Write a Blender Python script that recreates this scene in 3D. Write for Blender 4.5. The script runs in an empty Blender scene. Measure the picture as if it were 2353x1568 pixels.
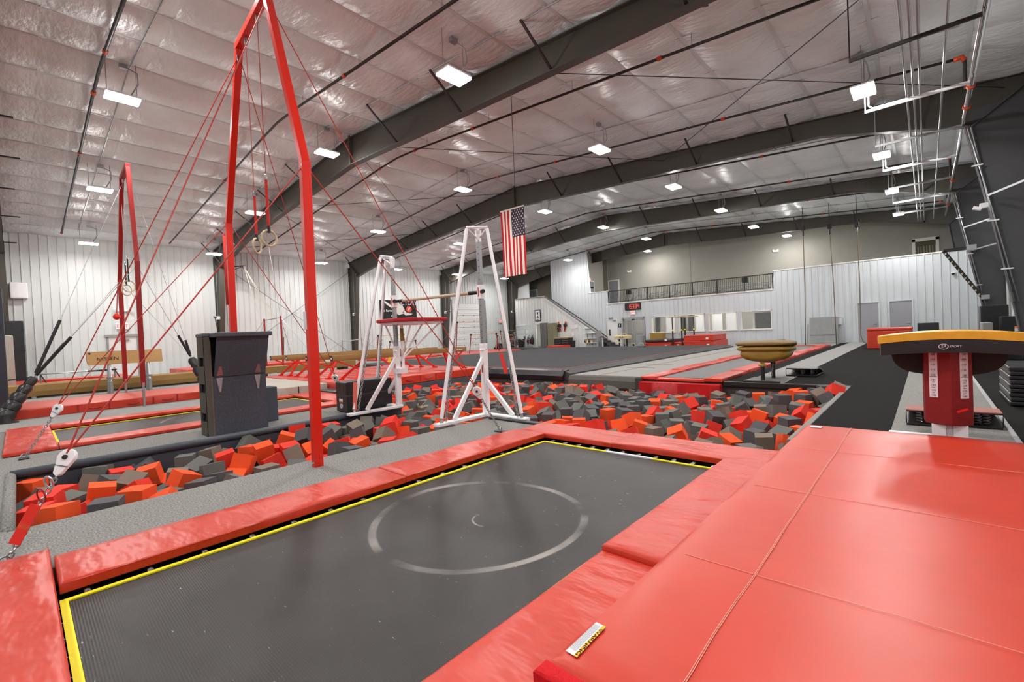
import bpy, math, random
import numpy as np
from mathutils import Vector, Matrix
sc = bpy.context.scene
COL = sc.collection
# ------------------------------------------------------------------ camera
CX, CY, EYE = 1176.5, 784.0, 1.40
_vx = np.array([40., 819.]) - [CX, CY]; _vy = np.array([2130., 722.]) - [CX, CY]
FPX = math.sqrt(-float(_vx @ _vy))
_dy = np.array([_vy[0], -_vy[1], -FPX]); _dy /= np.linalg.norm(_dy)
_dx = -np.array([_vx[0], -_vx[1], -FPX]); _dx /= np.linalg.norm(_dx)
RW = np.stack([_dx, _dy, np.cross(_dx, _dy)], 0)
cam = bpy.data.cameras.new('camera'); camo = bpy.data.objects.new('camera', cam); COL.objects.link(camo)
cam.sensor_fit = 'HORIZONTAL'; cam.sensor_width = 36; cam.lens = FPX / 2353 * 36
cam.clip_start = 0.05; cam.clip_end = 200
mw = Matrix([list(map(float, RW[i])) + [0.0] for i in range(3)] + [[0, 0, 0, 1]]); mw.translation = Vector((0, 0, EYE))
camo.matrix_world = mw
sc.camera = camo
def _ray(x, y): return RW @ np.array([x - CX, -(y - CY), -FPX])
def gz(x, y, z=0.): d = _ray(x, y); t = (z - EYE) / d[2]; return Vector((d[0]*t, d[1]*t, z))
def gx(x, y, X): d = _ray(x, y); t = X / d[0]; return Vector((X, d[1]*t, EYE + d[2]*t))
def gy(x, y, Y): d = _ray(x, y); t = Y / d[1]; return Vector((d[0]*t, Y, EYE + d[2]*t))
def proj(p):
    c = RW.T @ np.array([p[0], p[1], p[2] - EYE]); return CX + FPX*c[0]/-c[2], CY - FPX*c[1]/-c[2], -c[2]
# ------------------------------------------------------------------ world, exposure
w = bpy.data.worlds.new('world'); sc.world = w; w.use_nodes = True
w.node_tree.nodes['Background'].inputs[0].default_value = (0.75, 0.8, 0.9, 1)
w.node_tree.nodes['Background'].inputs[1].default_value = 0.25
sc.view_settings.view_transform = 'Standard'; sc.view_settings.look = 'None'
sc.view_settings.exposure = 0.30; sc.view_settings.gamma = 1; sc.view_settings.use_curve_mapping = False
LAMP_W, SIDE_W = 105.0, 48.0
sc.cycles.diffuse_bounces = 3; sc.cycles.glossy_bounces = 2; sc.cycles.transmission_bounces = 2; sc.cycles.max_bounces = 4; sc.cycles.transparent_max_bounces = 8; sc.cycles.sample_clamp_indirect = 6.0
sc.cycles.use_adaptive_sampling = True; sc.cycles.adaptive_threshold = 0.12; sc.cycles.adaptive_min_samples = 16; sc.cycles.caustics_reflective = False; sc.cycles.caustics_refractive = False
R = random.Random(7)
# ------------------------------------------------------------------ materials
MATS = {}
def srgb(r, g, b):
    f = lambda c: (c/255/12.92) if c/255 <= 0.04045 else ((c/255+0.055)/1.055)**2.4
    return (f(r), f(g), f(b))
def mat(name, rgb, rough=0.6, metal=0.0, spec=0.5, noise=None, bump=None, emit=None, alpha=None, trans=0):
    """rgb in sRGB 0-255; noise=(scale, amount, stretch); bump=(scale, strength, distance, stretch)"""
    if name in MATS: return MATS[name]
    m = bpy.data.materials.new(name); m.use_nodes = True; nt = m.node_tree; b = nt.nodes['Principled BSDF']
    c = srgb(*rgb); b.inputs['Base Color'].default_value = (*c, 1); b.inputs['Roughness'].default_value = rough
    b.inputs['Metallic'].default_value = metal; b.inputs['Specular IOR Level'].default_value = spec
    if noise or bump:
        tc = nt.nodes.new('ShaderNodeTexCoord')
    def tex(scale, stretch, detail):
        mp = nt.nodes.new('ShaderNodeMapping'); mp.inputs['Scale'].default_value = stretch
        nt.links.new(tc.outputs['Object'], mp.inputs[0])
        t = nt.nodes.new('ShaderNodeTexNoise'); t.inputs['Scale'].default_value = scale; t.inputs['Detail'].default_value = detail
        nt.links.new(mp.outputs[0], t.inputs['Vector']); return t
    if noise:
        t = tex(noise[0], noise[2] if len(noise) > 2 else (1, 1, 1), 3)
        mr = nt.nodes.new('ShaderNodeMapRange'); a = noise[1]
        mr.inputs[1].default_value = 0.3; mr.inputs[2].default_value = 0.7; mr.inputs[3].default_value = 1-a; mr.inputs[4].default_value = 1+a
        nt.links.new(t.outputs[0], mr.inputs[0])
        mx = nt.nodes.new('ShaderNodeVectorMath'); mx.operation = 'SCALE'; mx.inputs[0].default_value = c
        nt.links.new(mr.outputs[0], mx.inputs['Scale']); nt.links.new(mx.outputs[0], b.inputs['Base Color'])
    if bump:
        t = tex(bump[0], bump[3] if len(bump) > 3 else (1, 1, 1), 3)
        bp = nt.nodes.new('ShaderNodeBump'); bp.inputs['Strength'].default_value = bump[1]; bp.inputs['Distance'].default_value = bump[2]
        nt.links.new(t.outputs[0], bp.inputs['Height']); nt.links.new(bp.outputs[0], b.inputs['Normal'])
    if emit:
        b.inputs['Emission Color'].default_value = (*c, 1); b.inputs['Emission Strength'].default_value = emit
    if trans: b.inputs['Transmission Weight'].default_value = trans
    if alpha is not None: b.inputs['Alpha'].default_value = alpha
    MATS[name] = m; return m
RED = mat('red_vinyl', (196, 53, 29), 0.38, noise=(3, 0.04), bump=(2.2, 0.16, 0.03))
REDW = mat('red_vinyl_wrinkled', (194, 50, 28), 0.36, noise=(3, 0.05), bump=(2.4, 0.55, 0.05, (1, 2.2, 1)))
REDF = mat('red_velcro', (196, 8, 22), 0.95, noise=(300, 0.3))
REDD = mat('red_paint', (220, 34, 13), 0.32)
REDK = mat('dark_red_paint', (150, 22, 20), 0.4)
ORNG = mat('orange_fitting', (205, 70, 25), 0.5)
CABLE = mat('red_cable', (176, 50, 34), 0.5)
STEEL = mat('dark_steel_paint', (70, 67, 60), 0.5, noise=(1.2, 0.10), bump=(40, 0.05, 0.01))
STEELR = mat('slate_steel_paint', (72, 73, 76), 0.5, noise=(1.2, 0.08))
BLK = mat('black_metal', (22, 22, 23), 0.45)
PIPE = mat('black_pipe', (38, 32, 30), 0.45)
GALV = mat('galvanised', (170, 172, 175), 0.35, 0.8)
CHROME = mat('chrome', (205, 207, 210), 0.2, 0.95)
WHITE = mat('white_paint', (246, 247, 250), 0.35)
PANEL = mat('white_metal_panel', (214, 219, 218), 0.42, noise=(0.6, 0.03))
PANELG = mat('cool_metal_panel', (200, 206, 210), 0.45, noise=(0.6, 0.03))
CEIL = mat('vinyl_insulation', (218, 228, 230), 0.34, noise=(1.5, 0.05), bump=(3.2, 0.5, 0.06, (1, 2.6, 1)))
CSEAM = mat('insulation_tape', (202, 212, 214), 0.4)
GREYW = mat('taupe_wall_paint', (150, 148, 140), 0.85, noise=(2, 0.03))
GREYL = mat('pale_room_paint', (158, 155, 148), 0.85)
CARPET = mat('grey_carpet', (134, 133, 130), 0.95, spec=0.12, noise=(75, 0.55), bump=(160, 0.10, 0.01))
CARPL = mat('light_grey_carpet', (146, 145, 142), 0.95, spec=0.12, noise=(85, 0.25), bump=(160, 0.2, 0.01))
CARPB = mat('black_carpet', (29, 28, 27), 0.95, spec=0.12, noise=(130, 0.30), bump=(160, 0.2, 0.01))
CARPF = mat('charcoal_carpet', (72, 72, 74), 0.95, spec=0.12, noise=(2.2, 0.10, (0.3, 4, 1)), bump=(160, 0.2, 0.01))
CARPN = mat('navy_charcoal_carpet', (82, 86, 95), 0.95, spec=0.12, noise=(120, 0.35), bump=(160, 0.25, 0.01))
CARPD = mat('dark_block_carpet', (94, 91, 84), 0.95, spec=0.12, noise=(110, 0.35), bump=(160, 0.25, 0.01))
EDGE = mat('slate_edging', (72, 78, 86), 0.5, noise=(30, 0.12))
BLKV = mat('black_vinyl', (34, 34, 38), 0.32, bump=(8, 0.3, 0.02))
BRNV = mat('brown_black_vinyl', (44, 36, 34), 0.4, bump=(9, 0.6, 0.02, (3, 1, 0.4)))
BEIGE = mat('beige_mat', (176, 169, 158), 0.75, noise=(2, 0.05))
TAN = mat('tan_suede', (146, 114, 64), 0.8, noise=(60, 0.10))
TANL = mat('tan_leather', (206, 164, 108), 0.6, noise=(30, 0.06))
TANW = mat('worn_tan_suede', (138, 116, 80), 0.85, noise=(90, 0.2))
MUST = mat('mustard_vinyl', (150, 121, 46), 0.42, noise=(4, 0.10))
YELT = mat('amber_vinyl', (220, 170, 44), 0.42, noise=(7, 0.10))
YEL = mat('yellow_webbing', (240, 226, 20), 0.6)
WOOD = mat('pale_wood', (205, 190, 150), 0.5, noise=(14, 0.12, (1, 1, 6)))
FR = mat('foam_red', (224, 50, 32), 0.9, noise=(3, 0.07)); FO = mat('foam_orange', (240, 84, 30), 0.9, noise=(3, 0.06))
FG = mat('foam_charcoal', (84, 83, 86), 0.92, noise=(3, 0.08)); FS = mat('foam_slate', (102, 104, 100), 0.92, noise=(3, 0.08)); FT = mat('foam_taupe', (122, 110, 98), 0.92, noise=(3, 0.08))
GLASS = mat('window_glass', (235, 240, 240), 0.03, spec=0.5, alpha=0.06)
DOORW = mat('white_door', (225, 225, 224), 0.5); DOORG = mat('grey_door', (150, 152, 158), 0.5); FRAMEW = mat('white_trim', (224, 222, 216), 0.55)
LAMP = mat('lamp_diffuser', (255, 253, 248), 0.5, emit=14); LAMP.cycles.emission_sampling = 'NONE'
SIGNR = mat('sign_red', (255, 60, 50), 0.5, emit=1.6); LEDR = mat('led_red', (255, 70, 56), 0.5, emit=1.6); LEDOFF = mat('led_unlit', (86, 20, 18), 0.5)
PAPER = mat('paper', (228, 230, 236), 0.8); INK = mat('ink', (18, 18, 20), 0.8); YLAB = mat('label_yellow', (240, 180, 20), 0.6); ORLAB = mat('label_orange', (235, 130, 30), 0.6)
NAVY = mat('flag_navy', (58, 50, 66), 0.85); FLAGR = mat('flag_red', (190, 24, 34), 0.85); FLAGW = mat('flag_white', (232, 226, 214), 0.85)
OLIVE = mat('locker_olive', (132, 130, 104), 0.5); LOCKG = mat('locker_grey', (104, 104, 102), 0.5)
ROPE = mat('rope', (118, 106, 86), 0.9, bump=(120, 0.5, 0.01)); ROPEW = mat('white_cord', (208, 202, 186), 0.8)
SKIN = mat('print_grey', (206, 202, 194), 0.8); DKGL = mat('dark_glass', (70, 78, 80), 0.15)
def bed_mat():
    """woven trampoline bed with chalk circle and scuffs; generated in object space (origin at the bed centre)"""
    m = bpy.data.materials.new('woven_trampoline_bed'); m.use_nodes = True; nt = m.node_tree; b = nt.nodes['Principled BSDF']; N = nt.nodes.new; L = nt.links.new
    b.inputs['Roughness'].default_value = 0.42; b.inputs['Specular IOR Level'].default_value = 0.28
    tc = N('ShaderNodeTexCoord'); sp = N('ShaderNodeSeparateXYZ'); L(tc.outputs['Object'], sp.inputs[0])
    def math_(op, a, bb=None):
        n = N('ShaderNodeMath'); n.operation = op
        for i, v in enumerate((a, bb)):
            if v is None: continue
            if isinstance(v, (int, float)): n.inputs[i].default_value = v
            else: L(v, n.inputs[i])
        return n.outputs[0]
    def noise(scale, vec=None, detail=2):
        n = N('ShaderNodeTexNoise'); n.inputs['Scale'].default_value = scale; n.inputs['Detail'].default_value = detail; L(vec or tc.outputs['Object'], n.inputs['Vector']); return n.outputs[0]
    def ring(cx, cy, r, wd, nscale, lo, hi, amp):
        dx = math_('SUBTRACT', sp.outputs[0], cx); dy = math_('SUBTRACT', sp.outputs[1], cy)
        d = math_('SQRT', math_('ADD', math_('MULTIPLY', dx, dx), math_('MULTIPLY', dy, dy)))
        e = math_('ABSOLUTE', math_('SUBTRACT', d, r))
        mr = N('ShaderNodeMapRange'); mr.inputs[1].default_value = wd*0.6; mr.inputs[2].default_value = wd; mr.inputs[3].default_value = amp; mr.inputs[4].default_value = 0; L(e, mr.inputs[0])
        m2 = N('ShaderNodeMapRange'); m2.inputs[1].default_value = lo; m2.inputs[2].default_value = hi; L(noise(nscale, detail=3), m2.inputs[0])
        return math_('MULTIPLY', mr.outputs[0], m2.outputs[0])
    v = math_('ADD', ring(-0.05, 0.10, 0.82, 0.036, 1.9, 0.36, 0.70, 0.26), ring(0.02, 0.16, 0.15, 0.010, 3, 0.5, 0.6, 0.22))
    mp = N('ShaderNodeMapping'); mp.inputs['Scale'].default_value = (9, 40, 1); mp.inputs['Rotation'].default_value = (0, 0, 0.9); L(tc.outputs['Object'], mp.inputs[0])
    s = N('ShaderNodeMapRange'); s.inputs[1].default_value = 0.725; s.inputs[2].default_value = 0.80; s.inputs[3].default_value = 0; s.inputs[4].default_value = 0.4; L(noise(1.6, mp.outputs[0], 2), s.inputs[0])
    v = math_('ADD', v, s.outputs[0])
    big = N('ShaderNodeMapRange'); big.inputs[1].default_value = 0.3; big.inputs[2].default_value = 0.7; big.inputs[3].default_value = 0.015; big.inputs[4].default_value = 0.034; L(noise(1.3, detail=4), big.inputs[0])
    wv = N('ShaderNodeTexWave'); wv.inputs['Scale'].default_value = 26; wv.bands_direction = 'X'; L(tc.outputs['Object'], wv.inputs['Vector'])
    wv2 = N('ShaderNodeTexWave'); wv2.inputs['Scale'].default_value = 26; wv2.bands_direction = 'Y'; L(tc.outputs['Object'], wv2.inputs['Vector'])
    wp = math_('MULTIPLY', math_('ADD', wv.outputs['Fac'], wv2.outputs['Fac']), 0.35)
    base = math_('MULTIPLY', big.outputs[0], math_('ADD', wp, 0.62))
    val = math_('ADD', base, v); cm = N('ShaderNodeCombineColor'); L(math_('MULTIPLY', val, 1.08), cm.inputs[0]); L(val, cm.inputs[1]); L(math_('MULTIPLY', val, 0.95), cm.inputs[2])
    L(cm.outputs[0], b.inputs['Base Color'])
    bp = N('ShaderNodeBump'); bp.inputs['Strength'].default_value = 0.3; bp.inputs['Distance'].default_value = 0.004; L(wp, bp.inputs['Height']); L(bp.outputs[0], b.inputs['Normal'])
    return m
BED = bed_mat()
# ------------------------------------------------------------------ geometry helpers
V = Vector
class MB:
    def __init__(s): s.v = []; s.f = []; s.mi = []
    def add(s, vs, fs, m=0):
        o = len(s.v); s.v += [tuple(p) for p in vs]; s.f += [tuple(i+o for i in f) for f in fs]; s.mi += [m]*len(fs); return s
    def box(s, a, b, m=0):
        x0, y0, z0 = [min(a[i], b[i]) for i in range(3)]; x1, y1, z1 = [max(a[i], b[i]) for i in range(3)]
        return s.add([(x0,y0,z0),(x1,y0,z0),(x1,y1,z0),(x0,y1,z0),(x0,y0,z1),(x1,y0,z1),(x1,y1,z1),(x0,y1,z1)],
                     [(3,2,1,0),(4,5,6,7),(0,1,5,4),(1,2,6,5),(2,3,7,6),(3,0,4,7)], m)
    def obox(s, M, sx, sy, sz, m=0):
        c = [M @ V((x*sx/2, y*sy/2, z*sz/2)) for z in (-1,1) for x, y in ((-1,-1),(1,-1),(1,1),(-1,1))]
        return s.add(c, [(3,2,1,0),(4,5,6,7),(0,1,5,4),(1,2,6,5),(2,3,7,6),(3,0,4,7)], m)
    def bar(s, a, b, w, h, up=(0,0,1), m=0):
        a, b = V(a), V(b); d = (b-a).normalized(); u = V(up)
        if abs(d.dot(u)) > 0.98: u = V((1,0,0))
        x = d.cross(u).normalized(); z = x.cross(d).normalized()
        c = []
        for p in (a, b): c += [p-x*w/2-z*h/2, p+x*w/2-z*h/2, p+x*w/2+z*h/2, p-x*w/2+z*h/2]
        return s.add(c, [(0,1,2,3),(7,6,5,4),(0,4,5,1),(1,5,6,2),(2,6,7,3),(3,7,4,0)], m)
    def tube(s, pts, r, n=8, m=0, caps=True, closed=False):
        pts = [V(p) for p in pts]; rs = r if isinstance(r, (list, tuple)) else [r]*len(pts); N = len(pts); vs = []; pu = None
        for i, p in enumerate(pts):
            if closed: d = pts[(i+1)%N]-pts[i-1]
            else: d = pts[min(i+1,N-1)]-pts[max(i-1,0)]
            d.normalize(); u = pu if pu else (V((0,0,1)) if abs(d.z) < 0.9 else V((1,0,0)))
            x = d.cross(u).normalized(); y = x.cross(d).normalized(); pu = y
            vs += [p+x*rs[i]*math.cos(2*math.pi*k/n)+y*rs[i]*math.sin(2*math.pi*k/n) for k in range(n)]
        fs = []
        for i in range(N if closed else N-1):
            j = (i+1) % N
            fs += [(i*n+k, i*n+(k+1)%n, j*n+(k+1)%n, j*n+k) for k in range(n)]
        if caps and not closed: fs += [tuple(range(n))[::-1], tuple(range((N-1)*n, N*n))]
        return s.add(vs, fs, m)
    def prism(s, poly, ext, m=0):
        p = [V(q) for q in poly]; e = V(ext); n = len(p)
        return s.add(p+[q+e for q in p], [tuple(range(n))[::-1], tuple(range(n,2*n))]+[(i,(i+1)%n,n+(i+1)%n,n+i) for i in range(n)], m)
    def poly(s, p, m=0): return s.add(p, [tuple(range(len(p)))], m)
    def lathe(s, prof, c, n=16, m=0):
        c = V(c); vs = [c+V((r*math.cos(2*math.pi*k/n), r*math.sin(2*math.pi*k/n), z)) for r, z in prof for k in range(n)]
        fs = [(i*n+k, i*n+(k+1)%n, (i+1)*n+(k+1)%n, (i+1)*n+k) for i in range(len(prof)-1) for k in range(n)]
        fs += [tuple(range(n))[::-1], tuple(range((len(prof)-1)*n, len(prof)*n))]
        return s.add(vs, fs, m)
    def torus(s, c, Rr, r, ax=(0,0,1), n=20, k=8, sx=1.0, m=0, up=None):
        ax = V(ax).normalized(); u = V(up) if up else (V((0,0,1)) if abs(ax.z) < 0.9 else V((1,0,0)))
        x = ax.cross(u).normalized(); y = x.cross(ax).normalized()
        pts = [V(c)+x*Rr*math.cos(2*math.pi*i/n)+y*Rr*sx*math.sin(2*math.pi*i/n) for i in range(n)]
        return s.tube(pts, r, k, m, closed=True)
    def chain(s, a, b, L=0.05, wd=0.032, r=0.006):
        a, b = V(a), V(b); d = b-a; n = max(1, int(d.length/(L*0.72))); dn = d.normalized()
        u = V((1,0,0)) if abs(dn.z) > .8 else V((0,0,1)); e1 = dn.cross(u).normalized(); e2 = dn.cross(e1).normalized()
        for i in range(n):
            c = a+d*((i+0.5)/n); e = (e1, e2)[i % 2]
            pts = [c+dn*(L*0.5*math.cos(t))+e*(wd*0.5*math.sin(t)) for t in [2*math.pi*q/8 for q in range(8)]]
            s.tube(pts, r, 5, closed=True)
        return s
ORI = {}
def link(o, parent=None, kind=None):
    COL.objects.link(o)
    if parent: o.parent = parent
    if kind: o['kind'] = kind
    return o
def thing(name, label, cat, loc, group=None, kind=None):
    o = bpy.data.objects.new(name, None); o.location = loc; o.empty_display_size = 0.1; link(o, None, kind)
    o['label'] = label
    if not kind == 'structure': o['category'] = cat
    if group: o['group'] = group
    ORI[o.name] = V(loc); return o
def mk(name, mb, m, parent=None, bevel=0, smooth=False, label=None, kind=None, cat=None, group=None, seg=2):
    me = bpy.data.meshes.new(name)
    vs = [V(p) for p in mb.v]
    if parent is not None: org = ORI[parent.name]
    else:
        lo = [min(p[i] for p in vs) for i in range(3)]; hi = [max(p[i] for p in vs) for i in range(3)]
        org = V(((lo[0]+hi[0])/2, (lo[1]+hi[1])/2, lo[2]))
    me.from_pydata([tuple(p-org) for p in vs], [], mb.f); me.update()
    for q in (m if isinstance(m, (list, tuple)) else [m]): me.materials.append(q)
    if isinstance(m, (list, tuple)): me.polygons.foreach_set('material_index', mb.mi)
    if smooth:
        me.polygons.foreach_set('use_smooth', [True]*len(me.polygons))
    o = bpy.data.objects.new(name, me); link(o, parent, kind)
    if parent is None: o.location = org
    ORI[o.name] = org
    if smooth == 'auto':
        md = o.modifiers.new('split', 'EDGE_SPLIT'); md.split_angle = math.radians(38)
    if bevel:
        md = o.modifiers.new('bevel', 'BEVEL'); md.width = bevel; md.segments = seg; md.limit_method = 'ANGLE'
        if smooth is False and seg > 1: me.polygons.foreach_set('use_smooth', [False]*len(me.polygons))
    if label: o['label'] = label
    if cat: o['category'] = cat
    if group: o['group'] = group
    return o
def inst(src, parent, loc, name=None, rot=None):
    o = src.copy(); COL.objects.link(o)
    if name: o.name = name
    o.parent = parent; o.location = loc
    if rot is not None: o.rotation_euler = rot
    return o
def dup(root, loc, rz=None, label=None):
    c = root.copy(); COL.objects.link(c); c.location = loc
    if rz is not None: c.rotation_euler = (0, 0, rz)
    if label: c['label'] = label
    for ch in list(root.children):
        a = ch.copy(); COL.objects.link(a); a.parent = c
        for g in list(ch.children):
            q = g.copy(); COL.objects.link(q); q.parent = a
    ORI[c.name] = V(loc); return c
def text(name, s, size, M, m, parent, extrude=0.001, sx=1.0, align='CENTER', shear=0):
    cu = bpy.data.curves.new('t', 'FONT'); cu.body = s; cu.size = size; cu.extrude = extrude; cu.align_x = align; cu.align_y = 'CENTER'; cu.shear = shear
    to = bpy.data.objects.new('t', cu); COL.objects.link(to); dg = bpy.context.evaluated_depsgraph_get(); dg.update()
    me = bpy.data.meshes.new_from_object(to.evaluated_get(dg)); bpy.data.objects.remove(to); bpy.data.curves.remove(cu)
    me.transform(Matrix.Diagonal((sx, 1, 1, 1))); me.transform(M)
    me.transform(Matrix.Translation(-ORI[parent.name])); me.materials.clear(); me.materials.append(m)
    o = bpy.data.objects.new(name, me); link(o, parent); ORI[o.name] = ORI[parent.name]; return o
def frame(p, x, y):
    """matrix with text running along x and up along y at p"""
    x = V(x).normalized(); y = V(y); y = (y - x*y.dot(x)).normalized(); z = x.cross(y)
    return Matrix(((x.x,y.x,z.x,p[0]),(x.y,y.y,z.y,p[1]),(x.z,y.z,z.z,p[2]),(0,0,0,1)))
def slab(x0, x1, y0, y1, z0, z1, rnd=0.03, wob=0.004, step=0.12, seed=0, drop=None):
    """soft mat: subdivided top with rounded borders and slight waviness, vertical sides"""
    rr = random.Random(seed); nx = max(3, min(60, int((x1-x0)/step)+1)); ny = max(3, min(60, int((y1-y0)/step)+1))
    ph = [(rr.uniform(0,6.3), rr.uniform(2,7), rr.uniform(2,7)) for _ in range(4)]
    def edges(a, b, n):
        return [a, a+rnd*0.35, a+rnd] + [a+rnd+(b-a-2*rnd)*i/n for i in range(1, n)] + [b-rnd, b-rnd*0.35, b]
    xs, ys = edges(x0, x1, nx), edges(y0, y1, ny); mb = MB(); vs = []
    for j, y in enumerate(ys):
        for i, x in enumerate(xs):
            e = min(x-x0, x1-x, y-y0, y1-y); t = min(1, max(0, e/rnd)); z = z1 - rnd*0.55*(1-math.sqrt(max(0, 1-(1-t)**2)))
            z += wob*t*sum(math.sin(p+a*x+c*y) for p, a, c in ph)/2
            if drop: z += drop(x, y)
            vs.append((x, y, z))
    W_ = len(xs); H_ = len(ys)
    fs = [(j*W_+i, j*W_+i+1, (j+1)*W_+i+1, (j+1)*W_+i) for j in range(H_-1) for i in range(W_-1)]
    rim = [i for i in range(W_)] + [j*W_+W_-1 for j in range(1, H_)] + [(H_-1)*W_+i for i in range(W_-2, -1, -1)] + [j*W_ for j in range(H_-2, 0, -1)]
    o = len(vs); vs += [(vs[i][0], vs[i][1], z0) for i in rim]; n = len(rim)
    fs += [(rim[k], o+k, o+(k+1)%n, rim[(k+1)%n])[::1] for k in range(n)] + [tuple(range(o+n-1, o-1, -1))]
    return mb.add(vs, fs)
# ------------------------------------------------------------------ building dimensions
XL, XR, XC, YB, YF = -30.6, 2.3, -14.3, -8.6, 41.2
FRAMES = [-8.6, -0.3, 8.0, 16.3, 24.6, 32.9]
def ceil(X): return 8.42 - abs(X-XC)*0.083
YW = 31.4     # front wall of the rooms at the far end
YG = 35.4     # taupe wall above them
# ------------------------------------------------------------------ floor, pit
PIT = (-11.6, -1.2, 5.3, 11.3); ARM = (-8.05, -5.45, -0.12, 5.3)
HOLE1 = (-3.95, -1.25, -0.25, 4.85); HOLE2 = (-12.3, -9.62, 0.02, 5.05)
HOLES = [PIT, ARM, HOLE1, HOLE2]
def floor_mesh():
    xs = sorted({XL, XR} | {h[i] for h in HOLES for i in (0, 1)}); ys = sorted({YB, YF} | {h[i] for h in HOLES for i in (2, 3)})
    mb = MB()
    for i in range(len(xs)-1):
        for j in range(len(ys)-1):
            cx, cy = (xs[i]+xs[i+1])/2, (ys[j]+ys[j+1])/2
            if any(h[0] < cx < h[1] and h[2] < cy < h[3] for h in HOLES): continue
            mb.poly([(xs[i],ys[j],0),(xs[i+1],ys[j],0),(xs[i+1],ys[j+1],0),(xs[i],ys[j+1],0)])
    return mb
fl = thing('floor', 'speckled grey carpeted gym floor around the foam pit', 'floor', (0,0,0), kind='structure')
mk('floor_carpet', floor_mesh(), CARPET, fl)
def rug(x0, x1, y0, y1, m, z=0.012): return mk('carpet_section', MB().box((x0,y0,0.0), (x1,y1,z)), m, fl)
rug(-1.2, -0.36, 6.0, YW-.02, CARPB); rug(0.68, XR-.02, 4.5, YW-.02, CARPB); rug(-2.38, -1.2, 11.36, YW-.02, CARPB); rug(-3.56, -3.2, 11.36, YW-.02, CARPB)
rug(-30.4, -12.6, -8.5, 5.2, CARPL); rug(-30.4, -21.6, 5.2, 30.2, CARPL); rug(-28, -3.6, 27.6, YW-.02, CARPL, 0.010)
for (x0, x1, y0, y1), m in ((HOLE1, BLK), (HOLE2, BLK)):
    mb = MB().poly([(x0,y0,-.7),(x1,y0,-.7),(x1,y1,-.7),(x0,y1,-.7)])
    for a, b in (((x0,y0),(x1,y0)),((x1,y0),(x1,y1)),((x1,y1),(x0,y1)),((x0,y1),(x0,y0))): mb.poly([(*a,-.7),(*b,-.7),(*b,0),(*a,0)])
    mk('trampoline_well', mb, m, fl)
pw = MB().poly([(PIT[0],PIT[2],-1.2),(PIT[1],PIT[2],-1.2),(PIT[1],PIT[3],-1.2),(PIT[0],PIT[3],-1.2)]).poly([(ARM[0],ARM[2],-1.2),(ARM[1],ARM[2],-1.2),(ARM[1],ARM[3],-1.2),(ARM[0],ARM[3],-1.2)])
mk('pit_bottom', pw, BLK, fl)
def pitwall(a, b, m, top=0.0): return mk('pit_wall', MB().prism([(*a,-1.2),(*b,-1.2),(*b,top),(*a,top)], (0.0,0.0,0.0)) if False else MB().poly([(*a,-1.2),(*b,-1.2),(*b,top),(*a,top)]), m, fl)
PWD = mat('pit_wall_carpet', (74, 70, 66), 0.95, spec=.12, noise=(120, 0.3))
for a, b, m in (((-8.05,-.12),(-8.05,5.3),CARPN),((-8.05,5.3),(-11.6,5.3),CARPN),((-11.6,5.3),(-11.6,11.3),CARPN),((-11.6,11.3),(-1.2,11.3),PWD),
                ((-1.2,11.3),(-1.2,5.3),PWD),((-1.2,5.3),(-5.45,5.3),CARPET),((-5.45,5.3),(-5.45,-.12),CARPET),((-5.45,-.12),(-8.05,-.12),CARPN)):
    pitwall(a, b, m)
mk('pit_edging', MB().tube([(-8.05,-.12,-.01),(-8.05,5.3,-.01)], 0.055, 10), EDGE, fl, smooth=True)
mk('pit_edging', MB().tube([(-5.5,-.12,-.02),(-8.05,-.12,-.02)], 0.05, 10), CARPET, fl, smooth=True)
mk('pit_edging', MB().box((-5.4,5.22,-.05), (-1.2,5.34,.03)), BLK, fl, bevel=.012)
mk('pit_edging', MB().box((-3.6,11.24,-.09), (-1.15,11.36,.025)), BLK, fl, bevel=.012)
mk('pit_edging', MB().box((-1.24,6.0,-.05), (-1.16,11.36,.022)), mat('grey_edge_trim', (128,126,122), .7), fl, bevel=.01)
wash = mk('wall_bolt', MB().tube([(-8.045,1.0,-.16),(-8.02,1.0,-.16)], .025, 10), CHROME, fl)
for y in (2.75, 4.55, 0.2): inst(wash, fl, (0, y-1.0, 0))
w2 = mk('wall_bolt', MB().tube([(-10.3,11.28,-.2),(-10.3,11.25,-.2)], .028, 10), CHROME, fl)
for x in (-9.0, -5.45, -3.3, -2.2): inst(w2, fl, (x+10.3, 0, 0))
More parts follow.
